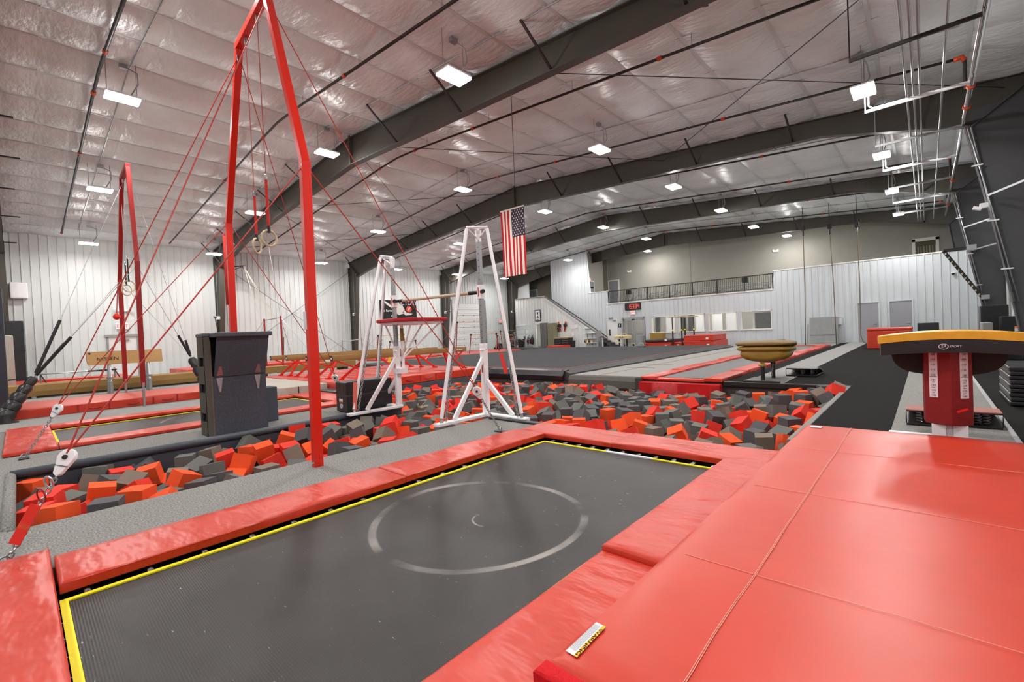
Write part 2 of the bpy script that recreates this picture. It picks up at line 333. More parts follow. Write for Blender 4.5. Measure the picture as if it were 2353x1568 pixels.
# ------------------------------------------------------------------ ribbed metal walls
def ribbed(name, P0, ux, length, ztop, m, normal, openings=(), zbot=0.0, width=0.915, rib=0.305, label='', d=0.034):
    """wall made of separate sheets with raised ribs. P0 origin, ux unit direction, normal points into the hall; openings=(s0,s1,z0,z1)"""
    root = thing(name, label, 'wall', P0, kind='structure'); ux = V(ux); nn = V(normal); s = 0.0
    while s < length-1e-3:
        e = min(length, s+width); ss = [s]; hh = [0.0]
        k = s + 0.03
        while k < e-0.06:
            for q, h in ((k,0),(k+.010,d),(k+.040,d),(k+.050,0)):
                if q < e: ss.append(q); hh.append(h)
            k += rib
        ss.append(e); hh.append(0.0)
        for (a, b, _, _) in openings:
            for q in (a, b):
                if s < q < e:
                    for i in range(len(ss)-1):
                        if ss[i] < q < ss[i+1]: ss.insert(i+1, q); hh.insert(i+1, hh[i]*.5+hh[i+1]*.5); break
        mb = MB()
        for i in range(len(ss)-1):
            a, b = ss[i], ss[i+1]
            if b-a < 1e-4: continue
            mid = (a+b)/2; spans = [(zbot, None)]
            for (o0, o1, z0, z1) in openings:
                if o0 <= mid <= o1:
                    new = []
                    for (lo, hi) in spans:
                        if hi is not None and (z0 >= hi or z1 <= lo): new.append((lo, hi)); continue
                        if z0 > lo: new.append((lo, z0))
                        new.append((z1, hi))
                    spans = new
            for lo, hi in spans:
                pa, pb = V(P0)+ux*a+nn*hh[i], V(P0)+ux*b+nn*hh[i+1]
                ha, hb = (ztop(a), ztop(b)) if hi is None else (hi, hi)
                if ha <= lo+.005 and hb <= lo+.005: continue
                mb.poly([(pa.x,pa.y,lo),(pb.x,pb.y,lo),(pb.x,pb.y,max(lo,hb)),(pa.x,pa.y,max(lo,ha))])
        if mb.f: mk('wall_sheet', mb, m, root)
        s = e
    return root
GD = (25.75, 29.7, 0.0, 4.25)      # overhead door on the left wall
ribbed('wall_left', (XL, YB, 0), (0,1,0), YF-YB, lambda s: ceil(XL), PANEL, (1,0,0), [(3.15-YB, 4.25-YB, 0, 2.15), (GD[0]-YB, GD[1]-YB, 0, GD[3])], label='white ribbed metal side wall behind the ring frames')
ribbed('wall_right', (XR, YB, 0), (0,1,0), YF-YB, lambda s: ceil(XR), PANEL, (-1,0,0), label='white ribbed metal side wall beside the dark steel columns')
ribbed('wall_back', (XL, YB+.02, 0), (1,0,0), XR-XL, lambda s: ceil(XL+s), PANEL, (0,1,0), label='white ribbed metal end wall behind the viewer')
# ------------------------------------------------------------------ ceiling
ce = thing('ceiling', 'white quilted vinyl insulation ceiling between steel frames', 'ceiling', (0,0,0), kind='structure')
def quilt(wd, ln, cells):
    nx, ny = 8, 8; mb = MB(); vs = []; W_ = nx+1
    for j in range(ny*cells+1):
        for i in range(nx+1):
            u = i/nx; v = (j % ny)/ny; a = math.sin(math.pi*u); b = math.sin(math.pi*v)
            z = -0.13*(a**0.6)*(0.30+0.70*b**0.6) + 0.014*math.sin(9*u+(j % ny)*1.7)*a
            vs.append(((u-.5)*wd, j/(ny*cells)*ln, z))
    fs = [(j*W_+i, (j+1)*W_+i, (j+1)*W_+i+1, j*W_+i+1) for j in range(ny*cells) for i in range(nx)]
    return mb.add(vs, fs)
NS = 11; PW = (XC-XL)/NS; PWR = (XR-XC)/NS; CL = 1.844
qL = mk('insulation_panel', quilt(PW*1.0035, CL*3, 3), CEIL, ce, smooth=True); qR = mk('insulation_panel', quilt(PWR*1.0035, CL*3, 3), CEIL, ce, smooth=True)
tilt = math.atan(0.083); first = {0: qL, 1: qR}
for side in (0, 1):
    for i in range(NS):
        x = (XL+PW*(i+.5)) if side == 0 else (XC+PWR*(i+.5))
        for j in range(9):
            y = YB+CL*3*j
            o = first[side] if (i == 0 and j == 0) else inst(first[side], ce, (0,0,0))
            o.location = (x, y, ceil(x)); o.rotation_euler = (0, -tilt if side == 0 else tilt, 0)
sl = None
for side in (0, 1):
    for i in range(NS+1):
        x = (XL+PW*i) if side == 0 else (XC+PWR*i)
        if side == 1 and i == 0: continue
        if sl is None: sl = mk('purlin_strip', MB().box((-.035,YB,-.02), (.035,YF,-.002)), CSEAM, ce); sl.location = (x,0,ceil(x))
        else: inst(sl, ce, (x, 0, ceil(x)))
st = None
for k in range(28):
    y = YB+CL*k
    for side in (0, 1):
        a, b = ((XL, XC) if side == 0 else (XC, XR))
        mk('cross_seam', MB().bar((a,y,ceil(a)-.012), (b,y,ceil(b)-.012), .022, .010), CSEAM, ce)
# ------------------------------------------------------------------ rigid steel frames
BOT = [(-29.25, 5.85), (-25, 6.62), (-20.4, 7.0), (-14.3, 7.38), (-9.2, 7.1), (-4.4, 6.88), (-2.2, 6.78), (0.92, 6.02)]
def bot(X):
    for (a, za), (b, zb) in zip(BOT, BOT[1:]):
        if a <= X <= b: return za+(zb-za)*(X-a)/(b-a)
    return BOT[0][1] if X < BOT[0][0] else BOT[-1][1]
FRN = ['first', 'second', 'third', 'fourth', 'fifth', 'sixth']
def steel_frame(Y, idx):
    lab = ['dark steel portal frame behind the viewer', 'dark steel portal frame with column beside the white wall box', 'dark steel portal frame nearest the tall red ring frame',
           'dark steel portal frame carrying the hanging flag', 'dark steel portal frame just past the flag', 'dark steel portal frame over the stair wall and mezzanine'][idx]
    t = thing('roof_girder', lab, 'frame', (XC, Y, 0), 'steel portal frames'); tt = 0.014
    tops = [(XL+.25, ceil(XL+.25)-.14), (XC, ceil(XC)-.14), (XR-.2, ceil(XR-.2)-.14)]
    def web(poly): return MB().prism([(x, Y-tt/2, z) for x, z in poly], (0, tt, 0))
    mk('rafter_web', web(BOT + [(0.92+.0, 6.02), (XR-.2, 6.35), tops[2], tops[1], tops[0], (XL+.25, 6.35)][1:]), STEEL, t)
    fb = MB(); ft = MB()
    for a, b in zip(BOT, BOT[1:]): fb.bar((a[0],Y,a[1]), (b[0],Y,b[1]), .22, .022)
    for a, b in zip(tops, tops[1:]): ft.bar((a[0],Y,a[1]+.01), (b[0],Y,b[1]+.01), .22, .022)
    mk('bottom_flange', fb, STEEL, t); mk('top_flange', ft, STEEL, t)
    for sgn, xo, xi_top, xi_bot, m in ((0, XL+.2, -29.25, -30.05, STEEL), (1, XR-.15, .92, 1.76, STEELR)):
        tt = .026; mk('column_web', web([(xo,0),(xi_bot,0),(xi_top,5.95),(xi_top,6.4),(xo,6.6)]), m, t)
        mb = MB().bar((xi_bot,Y,0), (xi_top,Y,6.0), .02, .24, up=(0,1,0)).bar((xo,Y,0), (xo,Y,6.6), .02, .24, up=(0,1,0))
        mk('column_flange', mb, m, t)
        mk('knee_plate', MB().bar((xi_top,Y,6.0), (xo,Y,ceil(xo)-.1), .2, .03), m, t)
        mk('base_plate', MB().box((min(xo,xi_bot)-.05,Y-.14,0), (max(xo,xi_bot)+.05,Y+.14,.03)), m, t)
    mk('ridge_plate', MB().box((XC-.03,Y-.12,bot(XC)-.02), (XC+.03,Y+.12,ceil(XC)-.07)), STEEL, t)
    for k in range(11):
        x = -29.0+2.9*k
        if abs(x-XC) < .4: continue
        for s in (-1, 1):
            e_ = (x,Y+s*1.0,ceil(x)-.11) if idx != 1 else (x,Y+s*(.5+.12*(k % 2)),bot(x)+.42)
            mk('flange_brace', MB().bar((x,Y+s*.02,bot(x)+(.05 if idx != 1 else .40)), e_, .05, .035), BLK if idx == 1 else PIPE, t)
    return t
for i, Y in enumerate(FRAMES): steel_frame(Y, i)
# ------------------------------------------------------------------ ceiling lights
def ceiling_light(X, Y, lab, group, lamp=True, sc_=1.0):
    z = ceil(X)-0.95; t = thing('ceiling_light', lab, 'ceiling light', (X, Y, z), group)
    mk('housing', MB().box((X-.21,Y-.33,z+.02), (X+.21,Y+.33,z+.06)).box((X-.09,Y-.15,z+.06), (X+.09,Y+.15,z+.12)), WHITE, t, bevel=.01)
    mk('diffuser', MB().box((X-.20,Y-.32,z-.02), (X+.20,Y+.32,z+.02)), LAMP, t)
    for s in (-.28, .28): mk('hanger_chain', MB().tube([(X,Y+s,z+.06), (X,Y+s,ceil(X)-.05)], .008, 5), GALV, t)
    mk('power_cord', MB().tube([(X+.02,Y+.15,z+.1),(X+.1,Y+.3,z+.4),(X+.06,Y+.3,z+.68),(X-.02,Y+.05,ceil(X)-.14)], .014, 6), GALV, t, smooth=True)
    mk('junction_box', MB().box((X-.08,Y-.03,ceil(X)-.2), (X+.02,Y+.13,ceil(X)-.1)), GALV, t)
    for nm, zz, rx, pw in (('lamp_down', z-.03, 0, LAMP_W),):
        l = bpy.data.lights.new(nm, 'AREA'); l.shape = 'RECTANGLE'; l.size = .38; l.size_y = .6; l.energy = pw; l.color = (1, .97, .94)
        o = bpy.data.objects.new(nm, l); COL.objects.link(o); o.parent = t; o.location = (0,0,zz-z); o.rotation_euler = (rx,0,0)
    l = bpy.data.lights.new('lamp_side', 'POINT'); l.shadow_soft_size = .09; l.energy = SIDE_W; l.color = (1, .97, .94); o = bpy.data.objects.new('lamp_side', l); COL.objects.link(o); o.parent = t; o.location = (0,0,-.13)
    return t
LX = [-0.92, -7.27, -14.1, -20.7, -27.9]
ROWS = [(-3.5,'behind the viewer'), (2.1,'beyond the tall ring frame'), (7.0,'before the first girder'), (12.8,'before the flag girder'), (18.3,'in the bay past the flag'), (23.9,'two bays past the flag'), (29.5,'before the mezzanine')]
XN = ['over the vault runway', 'over the foam pit side', 'under the roof ridge', 'left of the roof ridge', 'beside the white side wall']
for y, nm in ROWS:
    for x, xn in zip(LX, XN):
        if y == 2.1: yy = {-0.92:2.0,-7.27:2.0,-14.1:1.97,-20.7:2.15,-27.9:2.4}[x]
        else: yy = y + (.3 if x < -27 else 0) - (.5 if x == -7.27 else 0)
        ceiling_light(x, yy, 'glowing panel light '+xn+', '+nm, 'hanging panel lights')
for x, y in ((-6.5,33.6), (-16.0,33.6)): ceiling_light(x, y, 'glowing panel light in front of the taupe mezzanine wall', 'mezzanine lights')
# ------------------------------------------------------------------ sprinkler pipes, conduits, rods
SY = [1.6, 5.6, 9.8, 14.0, 18.2, 22.4, 26.6, 30.8]
for i, y in enumerate(SY):
    t = thing('sprinkler_pipe', 'black sprinkler pipe under the ceiling, '+['one','two','three','four','five','six','seven','eight'][i]+' pipe runs out from the viewer' if False else
              'black sprinkler pipe crossing the ceiling '+['left of the tall ring frame','behind the tall ring frame top','past the first frame','before the flag','past the flag','two bays past the flag','before the last frame','over the mezzanine front'][i], 'pipe', (XC, y, 0), 'ceiling sprinkler pipes')
    r = .032 if i > 0 else .036
    mk('pipe', MB().tube([(-29,y,ceil(-29)-.3),(XC-1.2,y,ceil(XC-1.2)-.3),(XC,y,ceil(XC)-.34),(XC+1.2,y,ceil(XC+1.2)-.3),(.7,y,ceil(.7)-.3)], r, 8), PIPE, t, smooth=True)
    for x in (-28.9, -19.5, -15.5, -13.2, -10.2, -4.2, .6):
        mk('coupling', MB().tube([(x-.05,y,ceil(x)-.3-(.0 if abs(x-XC)>1.2 else .02)),(x+.05,y,ceil(x)-.3)], r+.016, 8), ORNG, t)
    for k in range(10): x = -27.5+3*k; mk('hanger_rod', MB().tube([(x,y,ceil(x)-.03),(x,y,ceil(x)-.27)], .007, 5), GALV, t)
for y, nm in ROWS[1:]:
    yy = y+.05
    mk('conduit', MB().tube([(-29,yy,ceil(-29)-.12),(XC,yy,ceil(XC)-.12),(.6,yy,ceil(.6)-.12)], .014, 6), GALV, cat='conduit', label='thin grey conduit over the row of lights '+nm, group='light row conduits')
def rod(a, b, r=.011, m=PIPE, lab='', name='brace_rod', grp='roof brace rods'): return mk(name, MB().tube([a, b], r, 6), m, cat='rod', label=lab, group=grp)
for y0, y1, nm in ((8.0,16.3,'between the ring frame and the flag'), (-.3,8.0,'above the tall ring frame')):
    for xs in ((-29,-21.5),(-21.5,-14.3),(-14.3,-7),(-7,1.5)):
        if y0 < 0: continue
        for a, b in ((xs[0],xs[1]),(xs[1],xs[0])):
            rod((a,y0,ceil(a)-.35), (b,y1,ceil(b)-.35), lab='thin dark diagonal rod under the roof '+nm)
for s in (0, 1):
    z0, z1 = (.4, 6.3) if s == 0 else (6.3, .4)
    rod((-30.3,8.1,z0), (-30.3,16.2,z1), .012, lab='thin dark diagonal rod bracing the white side wall', grp='wall brace rods')
# trapeze struts with conduits and the big pipe by the right wall
BP = .78
for i, y in enumerate([10.3, 13.1, 15.95, 18.8, 21.6, 24.5, 27.3]):
    t = thing('trapeze_strut', ['dark','white','grey','white','grey','grey','white'][i]+' strut carrying conduits under the roof, '+['nearest the lit panel over the runway','with an elbow conduit below the first runway light','below the frame with the flag','past the flag frame','two bays past the flag','near the last frame','near the mezzanine wall'][i], 'strut', (0,y,6.0), 'conduit struts')
    m = PIPE if i == 0 else (WHITE if i % 2 else GALV)
    mk('channel', MB().box((-.93,y-.022,5.97), (.74,y+.022,6.03)), m, t)
    mk('drop_rod', MB().tube([(-.92,y,6.03),(-.92,y,ceil(-.92)-.12)], .012, 6), GALV if i else PIPE, t)
    if i in (1, 3, 6): mk('elbow_conduit', MB().tube([(-.86,y+.03,6.35),(-.86,y+.03,6.12),(-.78,y+.03,6.05),(.2,y+.03,6.05)], .016, 6), WHITE, t, smooth=True)
for k, (x, z) in enumerate(((-.21,6.05), (-.10,6.05), (.0,6.05), (.34,6.05))):
    mk('steel_conduit', MB().tube([(x,4.0,z),(x,30.6,z)], .019, 8), GALV, cat='conduit', smooth=True, label=['outer one of three bright steel conduits, furthest from the silver main','middle one of three bright steel conduits over the runway','inner one of three bright steel conduits, closest to the silver main','single bright steel conduit between the three and the big pipe'][k], group='runway conduits')
t = thing('drain_pipe', 'large silver sprinkler main running above the runway', 'pipe', (BP,4,6.12))
mk('pipe', MB().tube([(BP,4.0,6.12),(BP,30.5,6.12)], .05, 12), CHROME, t, smooth=True)
for y in (13.6, 14.9, 22.6, 27.4): mk('coupling', MB().tube([(BP,y,6.12),(BP,y+.09,6.12)], .075, 12), ORNG, t)
for i, y in enumerate([14.0, 22.4, 26.6]):
    t = thing('sprinkler_riser', 'short riser with orange elbow joining pipe to silver main, '+['nearest','middle','furthest'][i]+' of three', 'pipe', (.7,y,6.2), 'sprinkler risers')
    mk('riser', MB().tube([(.72,y,6.2),(.72,y,6.86)], .032, 8), PIPE, t); mk('elbow', MB().tube([(.55,y,6.88),(.68,y,6.9),(.72,y,6.8)], .05, 8), ORNG, t, smooth=True)
for i, Y in enumerate([16.3, 24.6]):
    t = thing('column_conduit', 'bright conduit running down the slate column '+['with the emergency light','near the mezzanine'][i], 'conduit', (1.2,Y,0))
    a = [(0.78,Y-.14,6.02),(1.55,Y-.14,1.6)]; mk('conduit', MB().tube([(0.45,Y-.2,6.05),(0.8,Y-.14,6.0)]+a[1:], .022, 8), GALV, t, smooth=True)
    mk('conduit', MB().tube([(0.86,Y-.14,6.0),(1.62,Y-.14,1.6)], .018, 8), GALV, t, smooth=True)
    for z in (5.0, 3.6, 2.4): x = .78+(6.02-z)*.174; mk('clamp', MB().box((x-.06,Y-.17,z-.01), (x+.14,Y-.12,z+.02)), WHITE, t)
for i, (Y, z) in enumerate(((16.3,4.2), (24.6,3.7), (24.6,4.6))):
    x = 0.92+(6-z)*.14
    mk('wall_brace', MB().bar((x,Y-.3,z), (XR-.1,Y-2.4,z+.05), .05, .05), GALV, cat='brace', label=['pale horizontal brace at the emergency light','lower pale brace on the slate column by the peg board','upper pale brace on the slate column by the peg board'][i])
# ------------------------------------------------------------------ far end: rooms, mezzanine, stair
def pr(x0, y0, x1, y1, Y):
    a, b = gy(x0, y0, Y), gy(x1, y1, Y); return (min(a.x,b.x), max(a.x,b.x), min(a.z,b.z), max(a.z,b.z))
WIN = [pr(1498,731,1553,767,YW), pr(1560,727,1620,766,YW), pr(1628,722,1694,763,YW), pr(1702,717,1775,760,YW)]
WIN = [(a, b, .95, 2.12) for a, b, _, _ in WIN]
ENT = pr(1431,732,1483,797,YW); ENT = (ENT[0], ENT[1], 0, 2.12)
DW = pr(1397,738,1420,797,YW); DW = (DW[0], DW[1], 0, 2.08)
DG = [pr(1971,700,2021,787,YW), pr(2044,694,2098,787,YW)]; DG = [(a, b, 0, 2.15) for a, b, _, _ in DG]
XA = -23.9
def ztf(s):
    x = XA+s
    if x < -20.15: return ceil(x)-.05
    if x < -18.36: return 4.35
    return 3.36 if x < -6.9 else 4.46
ops = [(o[0]-XA, o[1]-XA, o[2], o[3]) for o in WIN+[ENT, DW]+DG]
wf = ribbed('wall_far', (XA, YW, 0), (1,0,0), XR-XA, ztf, PANELG, (0,-1,0), ops, label='cool white ribbed front wall of the rooms under the mezzanine')
mk('wall_cap', MB().box((-6.9,YW-.04,4.44), (XR,YW+.12,4.5)).box((-18.36,YW-.05,3.32), (-6.9,YW+.1,3.38)).box((-20.15,YW-.04,4.33), (-18.36,YW+.1,4.38)), FRAMEW, wf)
mk('mezzanine_deck', MB().box((-24,YW+.06,3.2), (XR,YG,3.34)), GREYL, wf)
wm = thing('wall_mezzanine', 'taupe painted wall above the mezzanine railing', 'wall', (XC,YG,0), kind='structure')
mb = MB(); xs_ = [-20.64 + (XR+20.64)*k/12 for k in range(13)]
for a, b in zip(xs_, xs_[1:]): mb.poly([(a,YG,0),(b,YG,0),(b,YG,ceil(b)),(a,YG,ceil(a))])
mk('wall_surface', mb, GREYW, wm)
mk('wall_joint', MB().box((XC+.9,YG-.012,3.4), (XC+.93,YG-.002,ceil(XC+.9)-.05)), mat('joint_grey', (120,118,110), .8), wm)
XRW = -20.64
wr = thing('wall_return', 'pale taupe side wall with a door left of the mezzanine railing', 'wall', (XRW,33.2,0), kind='structure')
mk('wall_surface', MB().poly([(XRW,YW+.06,3.3),(XRW,YG,3.3),(XRW,YG,ceil(XRW)),(XRW,YW+.06,ceil(XRW))]), mat('taupe_return_paint', (166,164,156), .85), wr)
wl = thing('wall_stairhead', 'dark taupe wall with a door above the stair wall', 'wall', (-26,34.5,0), kind='structure')
mk('wall_surface', MB().poly([(XL+.1,34.6,0),(-20.2,34.6,0),(-20.2,34.6,ceil(-20.2)),(XL+.1,34.6,ceil(XL))]), mat('dark_taupe_paint', (120,114,102), .85), wl)
mk('wall_panel', MB().box((-30.4,33.3,4.5), (-28.0,33.36,7.0)), PANEL, wl)
def framed_door(name, x0, x1, z0, z1, Y, leaf, lab, fr=FRAMEW, fw=.09, handle=True, hs=1):
    t = thing(name, lab, 'door', ((x0+x1)/2, Y, z0), kind='structure')
    mk('door_frame', MB().box((x0-fw,Y-.05,z0), (x0,Y+.06,z1+fw)).box((x1,Y-.05,z0), (x1+fw,Y+.06,z1+fw)).box((x0,Y-.05,z1), (x1,Y+.06,z1+fw)), fr, t)
    lf = mk('door_leaf', MB().box((x0,Y-.02,z0+.01), (x1,Y+.03,z1)), leaf, t)
    if handle:
        hx = x1-.09 if hs > 0 else x0+.09
        mk('door_handle', MB().tube([(hx,Y-.02,z0+1.0),(hx,Y-.08,z0+1.0),(hx-.13*hs,Y-.08,z0+1.0)], .018, 6), CHROME, lf)
    return t
framed_door('door_1', *DG[0], YW-.02, DOORG, 'grey door nearest the climbing ropes in the far wall', fr=PANELG, fw=.06)
framed_door('door_2', *DG[1], YW-.02, DOORG, 'grey door beside the dark corner column in the far wall', fr=PANELG, fw=.06)
d3 = framed_door('door_3', *DW, YW-.02, DOORW, 'white restroom door at the foot of the stairs', fw=.05, hs=-1)
mk('push_plate', MB().box((DW[0]+.1,YW-.06,.85), (DW[0]+.2,YW-.04,1.35)), BLK, d3); mk('door_closer', MB().box((DW[0]+.45,YW-.12,1.98), (DW[1]-.05,YW-.04,2.04)), GALV, d3)
ya_, yb_ = gx(1351,650,XRW).y, gx(1363,650,XRW).y
t = thing('door_4', 'narrow grey mezzanine door under an exit sign', 'door', (XRW,(ya_+yb_)/2,3.36), kind='structure'); zt_ = gx(1357,648,XRW).z
mk('door_frame', MB().box((XRW,ya_-.1,3.36), (XRW+.06,ya_,zt_+.1)).box((XRW,yb_,3.36), (XRW+.06,yb_+.1,zt_+.1)).box((XRW,ya_,zt_), (XRW+.06,yb_,zt_+.1)), FRAMEW, t); lf = mk('door_leaf', MB().box((XRW,ya_,3.36), (XRW+.03,yb_,zt_)), DOORG, t); mk('door_sign', MB().box((XRW+.03,ya_+.3,zt_-.55), (XRW+.04,ya_+.75,zt_-.42)), BLK, lf)
a = gy(1400,652,YG); framed_door('door_5', a.x, a.x+.9, 3.36, 5.55, YG-.03, DOORG, 'grey mezzanine door behind the railing end')
a = gy(1219,670,34.6); framed_door('door_6', a.x, a.x+.85, 3.36, 5.5, 34.55, DOORG, 'grey door at the head of the stairs')
a, b = gy(2103,560,YG), gy(2150,556,YG)
t = thing('window_5', 'white framed opening high on the taupe wall near the corner', 'window', ((a.x+b.x)/2, YG, 5), kind='structure')
mk('window_frame', MB().box((a.x-.14,YG-.05,4.3), (a.x,YG-.01,5.75)).box((b.x,YG-.05,4.3), (b.x+.14,YG-.01,5.75)).box((a.x-.14,YG-.05,5.6), (b.x+.14,YG-.01,5.78)), FRAMEW, t)
mk('opening', MB().box((a.x,YG-.03,4.3), (b.x,YG-.008,5.6)), mat('painted_dim_room', (84,80,66), .8), t)  # flat panel, darkness of the room beyond put into its colour
for k in range(7): mk('slat', MB().box((a.x+.1+k*(b.x-a.x)/7,YG-.045,4.3), (a.x+.14+k*(b.x-a.x)/7,YG-.03,5.3)), mat('dim_slat', (150,146,128), .7), t)
# rooms behind the windows
rm = thing('wall_rooms', 'pale office walls seen through the far windows', 'wall', (-11,33,0), kind='structure')
mk('wall_surface', MB().poly([(-19,34.2,0),(XR,34.2,0),(XR,34.2,3.2),(-19,34.2,3.2)]).poly([(-19,YW+.1,3.19),(XR,YW+.1,3.19),(XR,34.2,3.19),(-19,34.2,3.19)]), GREYL, rm)
for x in (-18.4, -5.2): mk('partition', MB().box((x,YW+.15,0), (x+.1,34.2,3.18)), GREYL, rm)
for x in [gy(q, 750, 34.15).x for q in (1533, 1601, 1640, 1672)]: mk('inner_door', MB().box((x,34.12,0), (x+.56,34.19,2.1)), DOORW, rm); mk('inner_trim', MB().box((x-.07,34.10,0), (x,34.195,2.15)), FRAMEW, rm); mk('inner_trim', MB().box((x+.56,34.10,0), (x+.63,34.195,2.15)), FRAMEW, rm)
for i, x in enumerate((-16.4, -13.5, -11.0, -8.2)):
    l = bpy.data.lights.new('room_light', 'AREA'); l.size = 1.0; l.energy = 15; l.color = (1,.96,.9); o = bpy.data.objects.new('room_light', l); COL.objects.link(o)
    t = thing('room_ceiling_light', 'flush ceiling light in the office behind '+['the glass entrance doors','the first far window','the middle far windows','the last far window'][i], 'ceiling light', (x,32.8,3.12)); mk('diffuser', MB().box((x-.5,32.5,3.12), (x+.5,33.1,3.17)), LAMP, t); o.parent = t; o.location = (0,0,-.03)
for i, (x0, x1, z0, z1) in enumerate(WIN):
    t = thing('window_%d' % (i+1), ['first far wall window, next to the entrance doors','second far wall window, behind the parallel bars','third far wall window, showing white inner doors','last far wall window, showing a dark inner pane'][i], 'window', ((x0+x1)/2, YW, z0), kind='structure')
    f = .05
    mk('window_frame', MB().box((x0,YW-.05,z0), (x0+f,YW+.1,z1)).box((x1-f,YW-.05,z0), (x1,YW+.1,z1)).box((x0,YW-.05,z1-f), (x1,YW+.1,z1)).box((x0-.05,YW-.08,z0-.05), (x1+.05,YW+.1,z0+.03)), FRAMEW, t)
    mk('pane', MB().box((x0+f,YW+.03,z0+.03), (x1-f,YW+.04,z1-f)), GLASS, t)
x0, x1 = WIN[3][0], WIN[3][1]
t = thing('window_6', 'dark inner pane in a white frame behind the last far window', 'window', (x1-.7,32.2,1), kind='structure')
xq = gy(1729,740,32.2).x; mk('window_frame', MB().box((xq,32.2,.3), (xq+.14,32.3,2.3)).box((xq+.14,32.2,1.98), (x1+.6,32.3,2.3)).box((xq+.14,32.2,.3), (x1+.6,32.3,.95)), FRAMEW, t); mk('pane', MB().box((xq+.14,32.24,.95), (x1+.6,32.26,1.98)), DKGL, t)
for x in [gy(q, 750, 34.1).x-.16 for q in (1511, 1571, 1587)]:
    mk('framed_photo', MB().box((x,34.08,.9), (x+.32,34.14,2.2)), INK, cat='picture', label='tall dark framed photograph in the office behind the windows', group='office photographs')
# entrance storefront
x0, x1 = ENT[0], ENT[1]; xm = (x0+x1)/2
t = thing('door_7', 'double glass entrance doors in silver frames', 'door', (xm,YW,0), kind='structure')
mk('door_frame', MB().box((x0-.06,YW-.07,0), (x0+.05,YW+.05,2.2)).box((x1-.05,YW-.07,0), (x1+.06,YW+.05,2.2)).box((x0,YW-.07,2.06), (x1,YW+.05,2.2)), GALV, t)
for a, b in ((x0+.06,xm-.03), (xm+.03,x1-.06)):
    l = mk('door_leaf', MB().box((a,YW-.03,.02), (a+.07,YW+.02,2.05)).box((b-.07,YW-.03,.02), (b,YW+.02,2.05)).box((a,YW-.03,1.95), (b,YW+.02,2.05)).box((a,YW-.03,.02), (b,YW+.02,.16)), GALV, t)
    mk('pane', MB().box((a+.07,YW-.01,.16), (b-.07,YW,1.95)), GLASS, l); mk('push_bar', MB().box((a,YW-.09,.98), (b,YW-.05,1.03)), CHROME, l)
# mezzanine railing
t = thing('railing', 'black metal picket railing along the mezzanine edge', 'railing', (-12.6,YW+.02,3.38))
xr0, xr1 = -18.36, -6.92; posts = [gy(x, 650, YW).x for x in (1441,1487,1537,1590,1647,1710)]; posts = [xr0]+posts+[xr1]
mk('top_rail', MB().box((xr0,YW,4.28), (xr1,YW+.05,4.34)), BLK, t); mk('bottom_rail', MB().box((xr0,YW+.01,3.44), (xr1,YW+.04,3.48)), BLK, t)
for x in posts: mk('post', MB().box((x-.035,YW-.005,3.38), (x+.035,YW+.055,4.34)), BLK, t)
for a, b in zip(posts, posts[1:]):
    mb = MB(); n = int((b-a)/.115)
    for k in range(1, n): x = a+(b-a)*k/n; mb.box((x-.009,YW+.016,3.48), (x+.009,YW+.034,4.28))
    mk('picket_panel', mb, BLK, t, kind='stuff')
for i, x in enumerate((posts[1]+.0, posts[6])): mk('wall_speaker', MB().box((x-.17,YW+.06,3.95), (x+.17,YW+.3,4.27)), BLK, bevel=.02, cat='speaker', label='small black loudspeaker on the mezzanine railing', group='railing loudspeakers')
for i, (a, b) in enumerate(((-17.0,-13.2), (-11.9,-7.3))):
    t = thing('bleacher', ['shorter aluminium bleacher behind the railing near the mezzanine door','longer aluminium bleacher behind the railing far from the door'][i], 'bleacher', ((a+b)/2,YW+1,3.34))
    for k in range(3):
        mk('bench_plank', MB().box((a,YW+.5+.55*k,3.62+.17*k), (b,YW+.78+.55*k,3.66+.17*k)), GALV, t)
    for k in range(4): x = a+.3+k*(b-a-.6)/3; mk('support_frame', MB().bar((x,YW+.45,3.36), (x,YW+1.9,3.36), .04,.04).bar((x,YW+.62,3.36), (x,YW+.62,3.62), .04,.04).bar((x,YW+1.74,3.36), (x,YW+1.74,3.96), .04,.04).bar((x,YW+.5,3.5), (x,YW+1.8,3.9), .03,.03), GALV, t)
# stair wall and stair
YS = 30.6
pa, pb, pc, pd = gy(1183,688,YS), gy(1253,682,YS), gy(1386,776,YS), gy(1378,797,YS)
def zs(s):
    x = pa.x+s
    return pa.z if x < pb.x else max(.75, pb.z+(pc.z-pb.z)*(x-pb.x)/(pc.x-pb.x))
sw = pr(1187,750,1219,779,YS); sd = pr(1231,717,1248,799,YS); sd = (sd[0], sd[1], 0, 2.1); sl2 = (*pr(1262,745,1280,797,YS)[:2], 0, 2.15)
ws = ribbed('wall_stair', (pa.x, YS, 0), (1,0,0), pc.x-pa.x, zs, PANEL, (0,-1,0), [(o[0]-pa.x,o[1]-pa.x,o[2],o[3]) for o in (sw,sd)], label='white ribbed wall with sloping top in front of the stair')
mk('slope_cap', MB().bar((pb.x,YS,pb.z), (pc.x,YS,pc.z), .12, .06).bar((pa.x,YS,pa.z), (pb.x,YS,pb.z), .12, .05), mat('brown_cap', (110,102,94), .6), ws)
mk('slope_trim', MB().bar((pb.x-.1,YS-.03,pb.z-.12), (pc.x,YS-.03,pc.z-.12), .04, .16), PANELG, ws)
mk('side_return', MB().poly([(pa.x,YS,0),(pa.x,34,0),(pa.x,34,pa.z),(pa.x,YS,pa.z)]), PANEL, ws)
